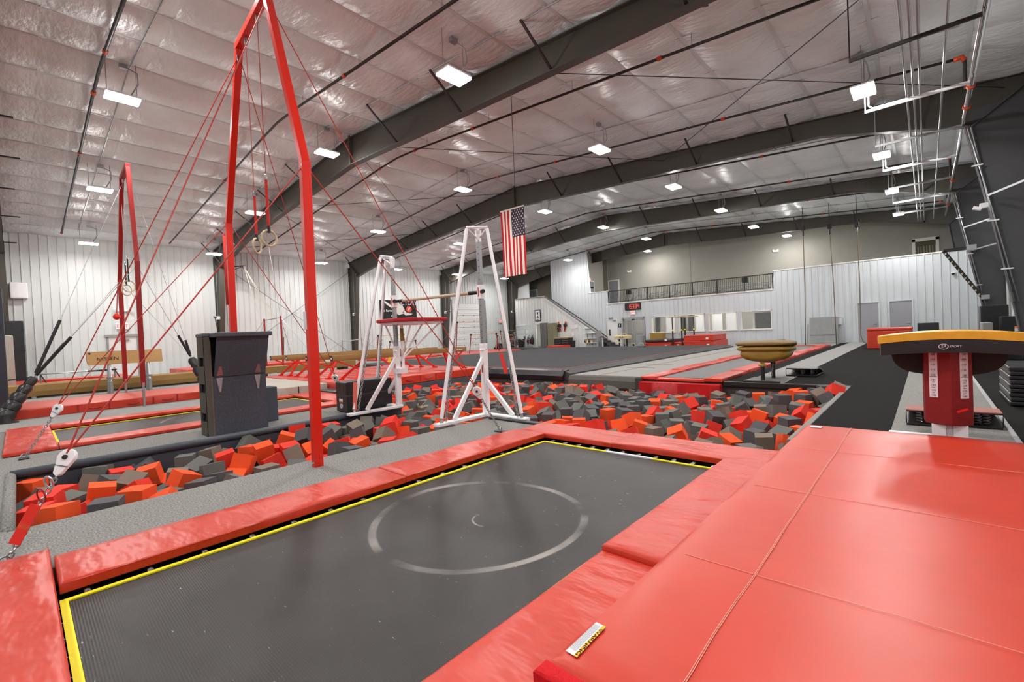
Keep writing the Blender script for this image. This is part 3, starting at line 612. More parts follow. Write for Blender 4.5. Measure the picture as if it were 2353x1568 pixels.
mk('store_room', MB().poly([(pa.x,33.5,0),(-23.4,33.5,0),(-23.4,33.5,3),(pa.x,33.5,3)]).poly([(pa.x,YS+.05,3),(-23.4,YS+.05,3),(-23.4,33.5,3),(pa.x,33.5,3)]).poly([(-23.4,YS+.05,0),(-23.4,33.5,0),(-23.4,33.5,3),(-23.4,YS+.05,3)]), GREYL, ws)
mk('window_frame', MB().box((sw[0]-.05,YS-.05,sw[2]-.05), (sw[1]+.05,YS-.02,sw[2])).box((sw[0]-.05,YS-.05,sw[3]), (sw[1]+.05,YS-.02,sw[3]+.05)), FRAMEW, ws)
mk('window_pane', MB().box((sw[0],YS,sw[2]), (sw[1],YS+.02,sw[3])), mat('tinted_glass', (150,156,156), .08, alpha=.35), ws)
mk('door_trim', MB().box((sd[0]-.07,YS-.06,0), (sd[0],YS+.02,2.17)).box((sd[0],YS-.06,2.1), (sd[1],YS+.02,2.17)), FRAMEW, ws)
t = thing('room_ceiling_light', 'bright light inside the storage doorway under the stair', 'ceiling light', (sd[0]+.4,32.4,2.9)); mk('diffuser', MB().box((sd[0],32.2,2.9), (sd[0]+.9,32.7,2.95)), LAMP, t)
l = bpy.data.lights.new('room_light', 'AREA'); l.size = .8; l.energy = 120; o = bpy.data.objects.new('room_light', l); COL.objects.link(o); o.parent = t; o.location = (.05,.05,-.03)
t = thing('staircase', 'grey staircase with black handrail rising behind the sloping wall', 'stairs', (pc.x,31,0))
ns = 20
for k in range(ns):
    x1_ = pc.x+.9-(pc.x+.9-pb.x)*k/ns; dx_ = (pc.x+.9-pb.x)/ns
    mk('tread', MB().box((x1_-dx_,YS+.06,k*.165), (x1_,YW-.06,(k+1)*.165)), CARPF, t)
mk('stringer', MB().bar((pc.x+1.0,YW-.05,.2), (pb.x,YW-.05,3.6), .03, .28), FRAMEW, t)
ha, hb = gy(1267,688,31.1), gy(1393,773,31.1); hr = mk('handrail', MB().tube([ha, hb, hb+V((.12,0,-.1))], .035, 8), BLK, t)
for k in range(4): q = ha.lerp(hb, .08+.28*k); mk('bracket', MB().bar(q, q+V((0,.22,-.1)), .03, .03), BLK, hr)
# clock, signs
a = pr(1437,698,1474,711,YW)
t = thing('clock', 'black wall clock with glowing red digits above the entrance', 'clock', ((a[0]+a[1])/2,YW-.05,a[2])); mk('case', MB().box((a[0],YW-.13,a[2]), (a[1],YW-.03,a[3])), BLK, t, bevel=.015)
W_ = a[1]-a[0]; H_ = a[3]-a[2]; SEG = {'1':'bc','5':'afgcd','3':'abgcd','4':'fgbc','8':'abcdefg'}
def seg7(ch, cx, cz, w_, h_, m):
    mb = MB(); t_ = w_*.17; p = {'a':((-.5,.5),(.5,.5)),'g':((-.5,0),(.5,0)),'d':((-.5,-.5),(.5,-.5)),'f':((-.5,0),(-.5,.5)),'b':((.5,0),(.5,.5)),'e':((-.5,-.5),(-.5,0)),'c':((.5,-.5),(.5,0))}
    for s_ in SEG[ch]:
        (u0,v0),(u1,v1) = p[s_]; mb.bar((cx+u0*w_,YW-.135,cz+v0*h_), (cx+u1*w_,YW-.135,cz+v1*h_), t_, t_*.5, up=(0,1,0))
    mk('digit', mb, m, t)
cz = (a[2]+a[3])/2
for ch, u in (('1',.27),('5',.40),('3',.55),('3',.70),('4',.86)): seg7(ch, a[0]+W_*u, cz, W_*.085, H_*.56, LEDR)
seg7('8', a[0]+W_*.13, cz, W_*.085, H_*.56, LEDOFF)
def exit_sign(p, lab, axis='x', n=(0,-1,0), w_=.34, h_=.22):
    t = thing('exit_sign', lab, 'exit sign', p, 'exit signs'); p = V(p); nn = V(n); ux = V((0,0,1)).cross(nn)*1.0
    M = frame(p, ux, (0,0,1)); mk('case', MB().obox(M, w_, h_, .06), WHITE, t, bevel=.01)
    text('lettering', 'EXIT', h_*.78, frame(p+nn*.035, ux, (0,0,1)), SIGNR, t, .002, sx=.95); return t
p = gy(1454,719,YW-.08); exit_sign(p, 'red lettered exit sign over the glass entrance doors', w_=.4, h_=.26)
p = gx(1355,642,XRW+.05); exit_sign(p, 'red lettered exit sign over the narrow mezzanine door', n=(1,0,0))
p = gx(281,750,XL+.1); exit_sign(p, 'red lettered exit sign over the side wall door', n=(1,0,0), w_=.5, h_=.3)
p = gx(1150,739,XL+.1); exit_sign(p, 'small red exit sign on the side wall past the overhead door', n=(1,0,0), w_=.45, h_=.28)
for i, (x, y, Y, m) in enumerate(((1446,625,YG-.05,WHITE),(1783,577,YG-.05,WHITE),(1404,733,YW-.06,GALV))):
    p = gy(x, y, Y); t = thing('emergency_light', ['white twin emergency lamp on the taupe wall near the mezzanine door','white twin emergency lamp on the taupe wall near the ropes','grey twin emergency lamp over the white restroom door'][i], 'emergency light', p, 'emergency lights')
    mk('case', MB().box(p-V((.16,.02,.06)), p+V((.16,.04,.06))), m, t, bevel=.01)
    for s in (-.13,.13): mk('lamp_head', MB().tube([p+V((s,-.03,.07)), p+V((s,-.1,.05))], .05, 10), m, t)
p = gy(1424,748,YW-.03); t = thing('restroom_sign', 'small black restroom sign beside the white door', 'sign', p); mk('plate', MB().box(p-V((.12,.0,.16)), p+V((.12,.02,.16))), BLK, t)
mk('pictogram', MB().obox(Matrix.Translation(p+V((0,-.006,-.02))), .06,.008,.14).obox(Matrix.Translation(p+V((0,-.006,.09))), .05,.008,.05), PAPER, t)
p = gy(2282-320,730,YW-.04); t = thing('first_aid_box', 'white wall box above the grey folded mat', 'box', gy(2024-100,730,YW-.05)); q = gy(1924,738,YW-.1); mk('case', MB().box(q-V((.2,.05,.2)), q+V((.2,.08,.2))), PAPER, t, bevel=.015); mk('lid_edge', MB().box(q+V((-.2,-.06,.16)), q+V((.2,-.045,.2))), GALV, t)
q = gy(2190,628,YW-.05); t = thing('security_camera', 'small dome camera on the far wall by the peg board', 'camera', q); mk('mount', MB().box(q-V((.08,.03,.03)), q+V((.08,.04,.05))), WHITE, t); mk('dome', MB().lathe([(.07,0),(.065,-.05),(.03,-.09)], q+V((0,-.05,0)), 12), BLK, t, smooth=True)
# ------------------------------------------------------------------ things in front of the stair wall
def on(x, y, Y): return gy(x, y, Y)
a = pr(1229,713,1243,738,YS-.05); t = thing('poster', 'black framed white poster with ink figure on the stair wall', 'poster', ((a[0]+a[1])/2,YS-.07,a[2]))
mk('picture_frame', MB().box((a[0],YS-.08,a[2]), (a[1],YS-.04,a[3])), BLK, t, bevel=.01); mk('print', MB().box((a[0]+.06,YS-.086,a[2]+.06), (a[1]-.06,YS-.081,a[3]-.06)), PAPER, t)
cx_ = (a[0]+a[1])/2; mk('ink_figure', MB().poly([(cx_-.1,YS-.088,a[3]-.2),(cx_+.1,YS-.088,a[3]-.2),(cx_+.04,YS-.088,a[3]-.42),(cx_-.04,YS-.088,a[3]-.42)]).poly([(cx_,YS-.088,a[3]-.46),(cx_+.17,YS-.088,a[2]+.2),(cx_+.05,YS-.088,a[2]+.3),(cx_-.05,YS-.088,a[2]+.3),(cx_-.17,YS-.088,a[2]+.2)]).poly([(cx_-.16,YS-.088,a[2]+.13),(cx_+.16,YS-.088,a[2]+.13),(cx_,YS-.088,a[2]+.19)]), INK, t)
def locker(x0, x1, z1, Y, m, lab, cols, rows):
    t = thing('locker', lab, 'locker', ((x0+x1)/2,Y,0)); mk('body', MB().box((x0,Y-.2,0), (x1,Y+.2,z1)), m, t, bevel=.01)
    for c in range(cols):
        for r in range(rows):
            w_ = (x1-x0)/cols; h_ = (z1-.1)/rows; d = mk('locker_door', MB().box((x0+c*w_+.02,Y-.22,.06+r*h_), (x0+(c+1)*w_-.02,Y-.2,.06+(r+1)*h_-.02)), m, t)
            mk('handle', MB().box((x0+(c+1)*w_-.08,Y-.235,.06+r*h_+h_*.4), (x0+(c+1)*w_-.05,Y-.22,.06+r*h_+h_*.55)), CHROME, d)
x0, x1 = gy(1246,790,30.1).x, gy(1259,790,30.1).x; locker(x0, x1, 2.15, 30.1, LOCKG, 'tall dark grey locker beside the lit storage doorway', 1, 6)
x0, x1 = gy(1262,790,30.25).x, gy(1279,790,30.25).x; locker(x0, x1, 2.1, 30.25, OLIVE, 'tall olive locker with many small doors by the tool chest', 3, 6)
x0, x1 = gy(1277.5,790,30.0).x, gy(1312,790,30.0).x
t = thing('tool_chest', 'black rolling tool chest with wooden top', 'tool chest', ((x0+x1)/2,30,0)); mk('body', MB().box((x0,29.75,.1), (x1,30.3,.82)), BLK, t, bevel=.01); mk('worktop', MB().box((x0-.03,29.72,.82), (x1+.03,30.32,.87)), mat('butcher_block', (190,150,70), .5), t)
for c in range(2):
    for r in range(4):
        w_ = (x1-x0)/2; d = mk('drawer', MB().box((x0+c*w_+.03,29.73,.14+r*.17), (x0+(c+1)*w_-.03,29.75,.14+r*.17+.15)), mat('drawer_black', (30,30,32), .3), t); mk('handle', MB().box((x0+c*w_+.05,29.70,.14+r*.17+.11), (x0+(c+1)*w_-.05,29.73,.14+r*.17+.14)), CHROME, d)
for s in (x0+.15, x1-.15): mk('caster', MB().tube([(s,29.9,.05),(s+.05,29.9,.05)], .05, 10), BLK, t)
def bin_(name, c, r0, r1, h, m, lab, cat='bin'):
    t = thing(name, lab, cat, c); mk('body', MB().lathe([(r0,0),(r1,h),(r1-.02,h),(r0-.02,.03)], c, 18), m, t, smooth='auto'); mk('rim', MB().torus(V(c)+V((0,0,h)), r1, .018, n=18, k=6), m, t, smooth=True); return t
q = gy(1317,800,29.6); bin_('trash_can', (q.x,29.6,0), .17, .22, .58, BLK, 'small black trash can next to the tool chest')
q = gy(1199,805,28.6); bin_('trash_can', (q.x,28.6,0), .24, .33, .85, BLK, 'large black trash can by the equipment rack')
q = gy(1472,800,30.7); bin_('trash_can', (q.x,30.7,0), .24, .3, .8, mat('grey_plastic', (150,154,158), .5), 'grey plastic trash can by the entrance doors')
x0, x1 = gy(1163,790,29.6).x, gy(1212,790,29.6).x
t = thing('equipment_rack', 'chrome wire rack crowded with grips and balls', 'rack', ((x0+x1)/2,29.6,0))
for x in (x0, x1):
    for y in (29.4, 29.85): mk('upright', MB().tube([(x,y,0),(x,y,1.75)], .018, 6), CHROME, t)
for z in (.35, .8, 1.25, 1.65): mk('shelf', MB().box((x0,29.4,z), (x1,29.85,z+.03)), CHROME, t)
for k in range(14):
    x = x0+.15+(x1-x0-.3)*R.random(); z = (.38,.83,1.28)[k % 3]; q = V((x, 29.6+R.uniform(-.1,.1), z)); h = R.uniform(.12,.3)
    mk(('grip_pouch','gear_box','chalk_tub')[k % 3], MB().obox(Matrix.Translation(q+V((0,0,h/2)))@Matrix.Rotation(R.uniform(0,3),4,'Z'), R.uniform(.15,.3), .18, h), (BLK, FT, REDK, GALV, FG)[k % 5], bevel=.03, cat='gear', label='small piece of gear on the chrome equipment rack', group='gear on the rack')
for i, x in enumerate((1215, 1223)):
    q = gy(x, 783, 30.35); t = thing('backpack', 'dark backpack with red trim hanging on the stair wall', 'backpack', q, 'hanging backpacks'); mk('body', MB().lathe([(.08,-.32),(.15,-.25),(.15,.1),(.08,.32)], q, 10), BLK, t, smooth=True); mk('trim', MB().box(q+V((-.1,-.17,-.12)), q+V((.1,-.14,.0))), REDK, t); mk('strap', MB().tube([q+V((-.08,-.08,.25)), q+V((0,.16,.5)), q+V((.08,-.08,.25))], .02, 5), BLK, t); mk('wall_hook', MB().tube([q+V((0,.12,.5)), q+V((0,.215,.5))], .02, 6), CHROME, t)
q = gy(1293,748,YS-.13)
for dx, rr_ in ((-.35,.3),(.25,-.3)):
    t = thing('power_blower', 'black and orange power tool hung on the stair wall', 'tool', q+V((dx,0,0)), 'tools hung on the stair wall'); c = q+V((dx,0,0))
    mk('body', MB().obox(Matrix.Translation(c)@Matrix.Rotation(rr_,4,'Y'), .3,.16,.3), BLK, t, bevel=.05); mk('grip', MB().bar(c+V((0,0,.05)), c+V((dx*.3,0,.3)), .1, .1), ORNG, t); mk('nozzle', MB().tube([c+V((0,0,-.1)), c+V((-dx*.4,0,-.5))], [.08,.04], 8), REDK, t)
for i, (x, y) in enumerate(((1282,743),(1288,745),(1314,752),(1320,752),(1325,750),(1316,768),(1283,759))):
    q = gy(x, y, YS-.04); mk('paper_notice', MB().box(q-V((.11,0,.15)), q+V((.11,.004,.15))), PAPER if i < 6 else FG, cat='notice', label='white paper notice pinned on the stair wall' if i < 6 else 'dark notice pinned near the olive locker', group='pinned notices' if i < 6 else None)
x0, x1 = gy(1342,790,30.3).x, gy(1373,790,30.3).x
t = thing('shelf_unit', 'white wall shelves under the sloping stair wall', 'shelf', ((x0+x1)/2,30.4,0))
for z, f in ((.35,1),(.72,1),(1.1,1),(1.5,.4)): mk('shelf_board', MB().box((x0,30.15,z), (x0+(x1-x0)*f,30.55,z+.03)), WHITE, t)
for f in (.15,.5,.85):
    mk('shelf_bracket', MB().box((x0+(x1-x0)*f-.01,30.5,.2), (x0+(x1-x0)*f+.01,30.56,1.13)), GALV, t)
mk('end_post', MB().box((x1+.05,30.1,0), (x1+.2,30.56,1.3)), GALV, t)
for k in range(6): q = V((x0+.1+k*.13, 30.3, .38)); mk('spray_bottle', MB().lathe([(.045,0),(.045,.16),(.02,.2),(.02,.26)], q, 8), (BLK, YLAB, WHITE)[k % 3], cat='bottle', label='small '+('black','yellow','white')[k % 3]+' bottle on the white wall shelves', group='bottles on shelves')
# ------------------------------------------------------------------ left wall
t = thing('door_8', 'white side door under an exit sign behind the vaulting horse', 'door', (XL,3.7,0), kind='structure')
mk('door_frame', MB().box((XL-.02,3.07,0), (XL+.07,3.15,2.25)).box((XL-.02,4.25,0), (XL+.07,4.33,2.25)).box((XL-.02,3.0,2.15), (XL+.12,4.4,2.27)), mat('door_grey', (150,148,144), .6), t)
lf = mk('door_leaf', MB().box((XL,3.15,.02), (XL+.04,4.25,2.15)), DOORW, t); mk('door_handle', MB().tube([(XL+.04,4.13,1.0),(XL+.1,4.13,1.0),(XL+.1,4.0,1.0)], .018, 6), CHROME, lf); mk('door_closer', MB().box((XL+.04,3.6,1.95), (XL+.12,3.95,2.02)), GALV, lf)
t = thing('door_9', 'white sectional overhead door in the side wall', 'door', (XL,27.7,0), kind='structure')
for k in range(8):
    z = GD[3]/8*k; mk('door_section', MB().box((XL-.02,GD[0],z+.012), (XL+.03,GD[1],z+GD[3]/8-.012)).box((XL+.02,GD[0]+.05,z+.2), (XL+.045,GD[1]-.05,z+.3)), DOORW, t, bevel=.008)
for y in (GD[0]-.08, GD[1]+.02): mk('track', MB().box((XL+.02,y,0), (XL+.16,y+.06,4.6)), GALV, t)
for k in range(6):
    for y in (GD[0]+1.3, GD[0]+2.6): mk('hinge', MB().box((XL+.045,y-.03,.5+k*.53), (XL+.06,y+.03,.58+k*.53)), BLK, t)
a0, b0 = gx(872,690,XL+.06), gx(958,733,XL+.06); y0, y1, z0, z1 = a0.y, b0.y, b0.z-.35, a0.z+.02; Xb = XL+.06
t = thing('banner', 'black gymnast banner with white lettering on the side wall', 'banner', (Xb,(y0+y1)/2,z0)); mk('sheet', MB().box((Xb-.012,y0,z0), (Xb,y1,z1)), INK, t)
W_ = y1-y0; H_ = z1-z0; P = lambda u, v: (Xb+.004, y0+u*W_, z0+v*H_)
mk('gymnast_print', MB().poly([P(.10,.93),(P(.14,.96)),P(.44,.62),P(.40,.55),P(.20,.78)]).poly([P(.40,.62),P(.50,.86),P(.60,.80),P(.66,.60),P(.62,.42),P(.50,.36),P(.44,.42)]).poly([P(.60,.48),P(.68,.34),P(.84,.36),P(.88,.42),P(.72,.46),P(.66,.56)]).poly([P(.36,.55),P(.40,.5),P(.34,.3),P(.28,.3)]), SKIN, t)
mk('medal_print', MB().tube([(Xb+.002,y0+.78*W_,z0+.62*H_),(Xb+.006,y0+.78*W_,z0+.62*H_)], .26, 24), mat('medal_red', (214,60,44), .7), t)
text('medal_letter', 'V', .5, frame((Xb+.012,y0+.78*W_,z0+.62*H_), (0,1,0), (0,0,1)), PAPER, t, .001)
text('headline', 'VICTORY', .46, frame((Xb+.008,y0+.735*W_,z0+.88*H_), (0,1,0), (0,0,1)), PAPER, t, .001); text('subline', 'Is Earned...', .26, frame((Xb+.008,y0+.25*W_,z0+.55*H_), (0,1,0), (0,0,1)), PAPER, t, .001)
t = thing('junction_cabinet', 'white square cabinet on the side wall next to the first column', 'cabinet', gx(43,668,XL+.2)); q = gx(43,668,XL+.2); mk('case', MB().box(q-V((.15,.28,.36)), q+V((.15,.28,.36))), WHITE, t, bevel=.02); mk('cover', MB().box(q+V((.15,-.25,-.33)), q+V((.165,.25,.33))), WHITE, t)
q = gx(281,713,XL+.1); t = thing('emergency_light', 'white twin emergency lamp above the side door exit sign', 'emergency light', q, 'emergency lights'); mk('case', MB().box(q-V((.05,.2,.07)), q+V((.05,.2,.07))), WHITE, t, bevel=.01)
for s in (-.28,.28): mk('lamp_head', MB().tube([q+V((.03,s,.02)), q+V((.12,s,-.02))], .07, 10), WHITE, t)
for i, (yy, zc) in enumerate(((7.6,3.05),(16.0,3.25),(24.3,3.4),(32.6,3.5))):
    t = thing('fan_bracket', 'dark wall bracket arm standing out from the '+['column nearest the red ring posts','column left of the banner','column right of the banner','column by the stair wall'][i], 'bracket', (-29.7,yy,zc), 'column bracket arms')
    mk('arm', MB().bar((-29.95,yy+.2,zc), (-28.6,yy-.3,zc), .04, .05), BLK, t); mk('strut', MB().bar((-29.95,yy+.2,zc-.75), (-29.0,yy-.15,zc-.02), .03, .03), STEEL, t); mk('box', MB().box((-30.0,yy+.15,zc-.08), (-29.8,yy+.35,zc+.1)), WHITE, t, bevel=.01)
    mk('cord', MB().tube([(-29.9,yy+.25,zc+.1),(-29.86,yy+.25,zc+.6),(-29.8,yy+.25,zc+3.0)], .016, 6), GALV, t)
# ------------------------------------------------------------------ trampolines
def trampoline(x0, x1, y0, y1, lab, pads, white_run=None):
    cx, cy = (x0+x1)/2, (y0+y1)/2; t = thing('trampoline', lab, 'trampoline', (cx, cy, 0))
    def grid():
        mb = MB(); nx, ny = 10, 20; vs = []
        for j in range(ny+1):
            for i in range(nx+1):
                u, v = i/nx, j/ny; vs.append((x0+(x1-x0)*u, y0+(y1-y0)*v, -.012-.05*math.sin(math.pi*u)*math.sin(math.pi*v)))
        return mb.add(vs, [(j*11+i, j*11+i+1, (j+1)*11+i+1, (j+1)*11+i) for j in range(ny) for i in range(nx)])
    mk('jumping_bed', grid(), BED, t, smooth=True)
    b = .035; z = -.004
    for k, (p, q) in enumerate((((x0,y0),(x0+b,y1)), ((x1-b,y0),(x1,y1)), ((x0+b,y0),(x1-b,y0+b)), ((x0+b,y1-b),(x1-b,y1)))):
        mk('border_webbing', MB().box((*p,z-.012), (*q,z)), YEL, t)
    if white_run: mk('border_patch', MB().box((white_run[0],y1-b-.003,z-.01), (white_run[1],y1+.004,z+.003)), PAPER, t)
    fr = MB(); g = .23
    for p, q in (((x0-g,y0-g),(x0-g,y1+g)),((x1+g,y0-g),(x1+g,y1+g)),((x0-g,y0-g),(x1+g,y0-g)),((x0-g,y1+g),(x1+g,y1+g))): fr.tube([(*p,-.05),(*q,-.05)], .025, 8)
    mk('steel_frame', fr, BLK, t, kind='stuff')
    sp = MB(); n = 14
    for k in range(n): sp.torus((-g*.1-g*.75*k/n,0,0), .013, .004, ax=(1,0,.25), n=8, k=4)
    sp.tube([(0,0,0),(-.03,0,0)], .004, 4).tube([(-.2,0,0),(-g,0,0)], .004, 4)
    src = None
    def put(px_, py_, rz):
        nonlocal src
        if src is None:
            src = mk('spring', MB().add(sp.v, sp.f), CHROME, t); src.data.transform(Matrix.Translation(V((cx,cy,0)))); o = src
        else: o = inst(src, t, (0,0,0))
        o.location = (px_-cx, py_-cy, -.02); o.rotation_euler = (0,0,rz)
    for k in range(15):
        y = y0+.12+(y1-y0-.24)*k/14; put(x0, y, 0); put(x1, y, math.pi)
    for k in range(11):
        x = x0+.08+(x1-x0-.16)*k/10; put(x, y0, math.pi/2); put(x, y1, -math.pi/2)
    for k, p in enumerate(pads): mk('safety_pad', slab(*p[:4], p[4], p[5], rnd=.022, wob=p[6] if len(p) > 6 else .006, step=.09, seed=k+3), REDW, t, smooth='auto')
    return t
trampoline(-3.68, -1.52, .10, 4.54, 'near trampoline with yellow border and chalk circle set in the floor',
    [(-4.28,-3.735,.105,2.47,.01,.075), (-4.24,-3.735,2.475,4.62,.012,.078), (-4.5,-1.9,-1.6,.09,.006,.07,.003),
     (-4.2,-2.75,4.63,5.2,.012,.07), (-2.745,-1.08,4.63,5.2,.012,.075), (-1.50,-1.0,2.365,4.62,.02,.085), (-1.50,-1.0,.09,2.36,.0,.055), (-1.895,-.95,-1.6,.085,.0,.055)], (-2.75,-2.2))
trampoline(-12.0, -9.93, .36, 4.75, 'second trampoline behind the grey block tower',
    [(-9.9,-9.42,.36,2.6,.01,.06), (-9.9,-9.42,2.605,5.3,.01,.062), (-12.5,-12.05,.36,2.6,.01,.065), (-12.5,-12.05,2.605,4.72,.01,.062), (-11.0,-9.42,-.2,.35,.01,.06), (-12.55,-11.005,-.2,.35,.01,.065), (-12.5,-11.2,4.80,5.5,.01,.06), (-11.195,-9.9,4.80,5.5,.01,.066)])
# ------------------------------------------------------------------ foam pit cubes
def fill_pit():
    rr = random.Random(11); cs = .225; rad = .150; cells = {}; placed = []
    def inside(x, y, m=.10):
        if PIT[0]+m < x < PIT[1]-m and PIT[2]+m*(0 if ARM[0]+m < x < ARM[1]-m else 1) <= y < PIT[3]-m: return True
        return ARM[0]+m < x < ARM[1]-m and ARM[2]+m < y <= PIT[2]+.1
    def base(x, y):
        z = -.62 + .07*math.sin(1.1*x+.6)*math.cos(.9*y)
        if x > -2.6 and y > 9.3: z += .30*min(1, (x+2.6)*.7)*min(1, (y-9.3)*.6)
        if y < 5.0: z += .06
        if y < .9: z += .05
        if y > 10.6: z -= .10
        return z
    n = 0; tries = 0
    while n < 2900 and tries < 20000:
        tries += 1
        x = rr.uniform(PIT[0], PIT[1]); y = rr.uniform(ARM[2], PIT[3])
        if not inside(x, y): continue
        z = base(x, y); ci, cj = int(x//.30), int(y//.30)
        for i in range(ci-1, ci+2):
            for j in range(cj-1, cj+2):
                for (a, b, c) in cells.get((i, j), ()):
                    h = 4*rad*rad - (a-x)**2 - (b-y)**2
                    if h > 0: z = max(z, c+math.sqrt(h)*.78)
        lim = base(x, y)+.40
        if z > lim: continue
        cells.setdefault((ci, cj), []).append((x, y, z)); n += 1
        ax = V((rr.gauss(0,1), rr.gauss(0,1), rr.gauss(0,1))).normalized()
        placed.append((x, y, z, Matrix.Rotation(rr.gauss(0,.55), 4, ax) @ Matrix.Rotation(rr.uniform(0,6.3), 4, 'Z'), rr.random(), cs*rr.uniform(.93,1.06), cs*rr.uniform(.93,1.1)))
    return placed
cubes = fill_pit()
def cube_score(c):
    x, y, z = c[:3]; u, v, d = proj((x, y, z+.08))
    if not (-30 < u < 2380 and v < 1330): return 0
    # hidden behind the near floor edges?
    if y < 5.3:
        t_ = (-5.45)/(x) if x < -5.45 else 1      # ray from the eye crosses X=-5.45
        if EYE + (z+.1-EYE)*t_ < 0: return 0
    else:
        t_ = 5.3/y; xc = x*t_
        if not (ARM[0] < xc < ARM[1]) and EYE + (z+.1-EYE)*t_ < 0: return 0
    near = [q for q in cubes if abs(q[0]-x) < .3 and abs(q[1]-y) < .3 and q is not c and q[2] > z+.10]
    # covered from the viewer's side
    cov = sum(1 for q in near if (q[0]-x)*(-x)+(q[1]-y)*(-y) > 0)
    return (1/(d*d))*(0.25 if cov >= 2 else (.6 if cov == 1 else 1))
score = [(cube_score(c), i) for i, c in enumerate(cubes)]; score.sort(reverse=True)
FM = [(FR,.22,'red'), (FO,.43,'orange red'), (FG,.66,'charcoal'), (FS,.88,'slate grey'), (FT,1.01,'taupe')]
def fcol(v):
    for k, f in enumerate(FM):
        if v < f[1]: return k
shared = {}
top = {i for s, i in score[:300] if s > 0}
for i in sorted(top):
    x, y, z, rot, cv, s1, s2 = cubes[i]; k = fcol(cv); key = (k, i % 4)
    if key not in shared:
        m0 = MB().obox(Matrix.Identity(4), s1, s1, s2); me = bpy.data.meshes.new('foam_cube'); me.from_pydata(m0.v, [], m0.f); me.materials.append(FM[k][0]); shared[key] = me
    o = bpy.data.objects.new('foam_cube', shared[key]); COL.objects.link(o); o.matrix_world = Matrix.Translation((x,y,z)) @ rot
    o['label'] = FM[k][2]+' foam cube lying in the foam pit'; o['category'] = 'foam cube'; o['group'] = FM[k][2]+' foam cubes in the pit'
rest = MB()
for i, c in enumerate(cubes):
    if i not in top: rest.obox(Matrix.Translation(c[:3]) @ c[3], c[5], c[5], c[6], fcol(c[4]))
mk('foam_cubes', rest, [f[0] for f in FM], kind='stuff', cat='foam cubes', label='loose heap of red, orange, grey and taupe foam filling the pit')
# ------------------------------------------------------------------ big red landing mat
MX0, MX1, MY0, MY1, MZ = -1.06, 1.95, 1.26, 6.12, .20
def matedge(x, y): return 0.0
t = thing('landing_mat', 'large red landing mat with stitched seams in front of the vault', 'mat', ((MX0+MX1)/2,(MY0+MY1)/2,0))
mk('mat_body', slab(MX0, MX1, MY0, MY1, .02, MZ, rnd=.05, wob=.003, step=.12, seed=21), RED, t, smooth='auto')
sx_ = [gz(1955,980,MZ).x, gz(1750,1310,MZ).x]; xs1 = sum(sx_)/2
SEAM = mat('pale_stitching', (236,168,150), .8)
def seam(a, b, n=14, r=.0016, seed=0):
    rr = random.Random(seed); a, b = V(a), V(b); d = (b-a); px_ = V((d.y,-d.x,0)).normalized(); return [a+d*k/n+px_*rr.uniform(-.004,.004) for k in range(n+1)]
for dx in (0, .006): mk('seam', MB().tube(seam((xs1+dx,MY0+.02,MZ+.005), (xs1+dx,MY1-.06,MZ+.005), 20, seed=2), .0013, 5), SEAM, t)
for i, y in enumerate((gz(1760,1330,MZ).y, gz(1880,1140,MZ).y, gz(1930,1040,MZ).y)): mk('seam', MB().tube(seam((MX0+.1,y,MZ+.004), (MX1-.05,y+.02,MZ+.004), 20, seed=5+i), .0014, 5), SEAM, t)
c = [gz(1370,1430,MZ+.006), gz(1393,1441,MZ+.006), gz(1326,1512,MZ+.006), gz(1300,1496,MZ+.006)]
lab_ = mk('warning_label', MB().poly(c), PAPER, t, label='white and yellow printed warning label')
e = [c[1].lerp(c[0],.30), c[1], c[2], c[2].lerp(c[3],.30)]; mk('warning_band', MB().poly([p+V((0,0,.001)) for p in e]), YLAB, lab_)
ux = (c[2]-c[1]).normalized(); mid = (e[0]+e[1]+e[2]+e[3])/4+V((0,0,.002)); vy = V((0,0,1)).cross(ux)
text('warning_word', 'WARNING', .02, frame(mid+ux*.010, ux, vy), INK, lab_, .0003, sx=1.9)
for k in range(6):
    q0 = c[0].lerp(c[1], .06+.1*k)+V((0,0,.001)); q1 = c[3].lerp(c[2], .06+.1*k)+V((0,0,.001)); mk('fine_print', MB().bar(q0.lerp(q1,.06), q0.lerp(q1,.9), .0011, .0005), mat('print_pale', (150,150,152), .8), lab_)
mk('velcro_flap', slab(MX0-.008, MX0+.9, 1.195, 1.27, .03, .198, rnd=.02, wob=.003, step=.08, seed=4), REDF, t, smooth='auto')
mk('maker_tag', MB().box((-.99,5.9,MZ+.004), (-.88,5.98,MZ+.008)), PAPER, t)
mk('corner_mat', slab(-1.2, -.75, .7, 1.15, .03, .11, rnd=.03, seed=8), REDF, cat='mat', label='bright red velcro strip mat poking out beside the landing mat corner', smooth='auto')
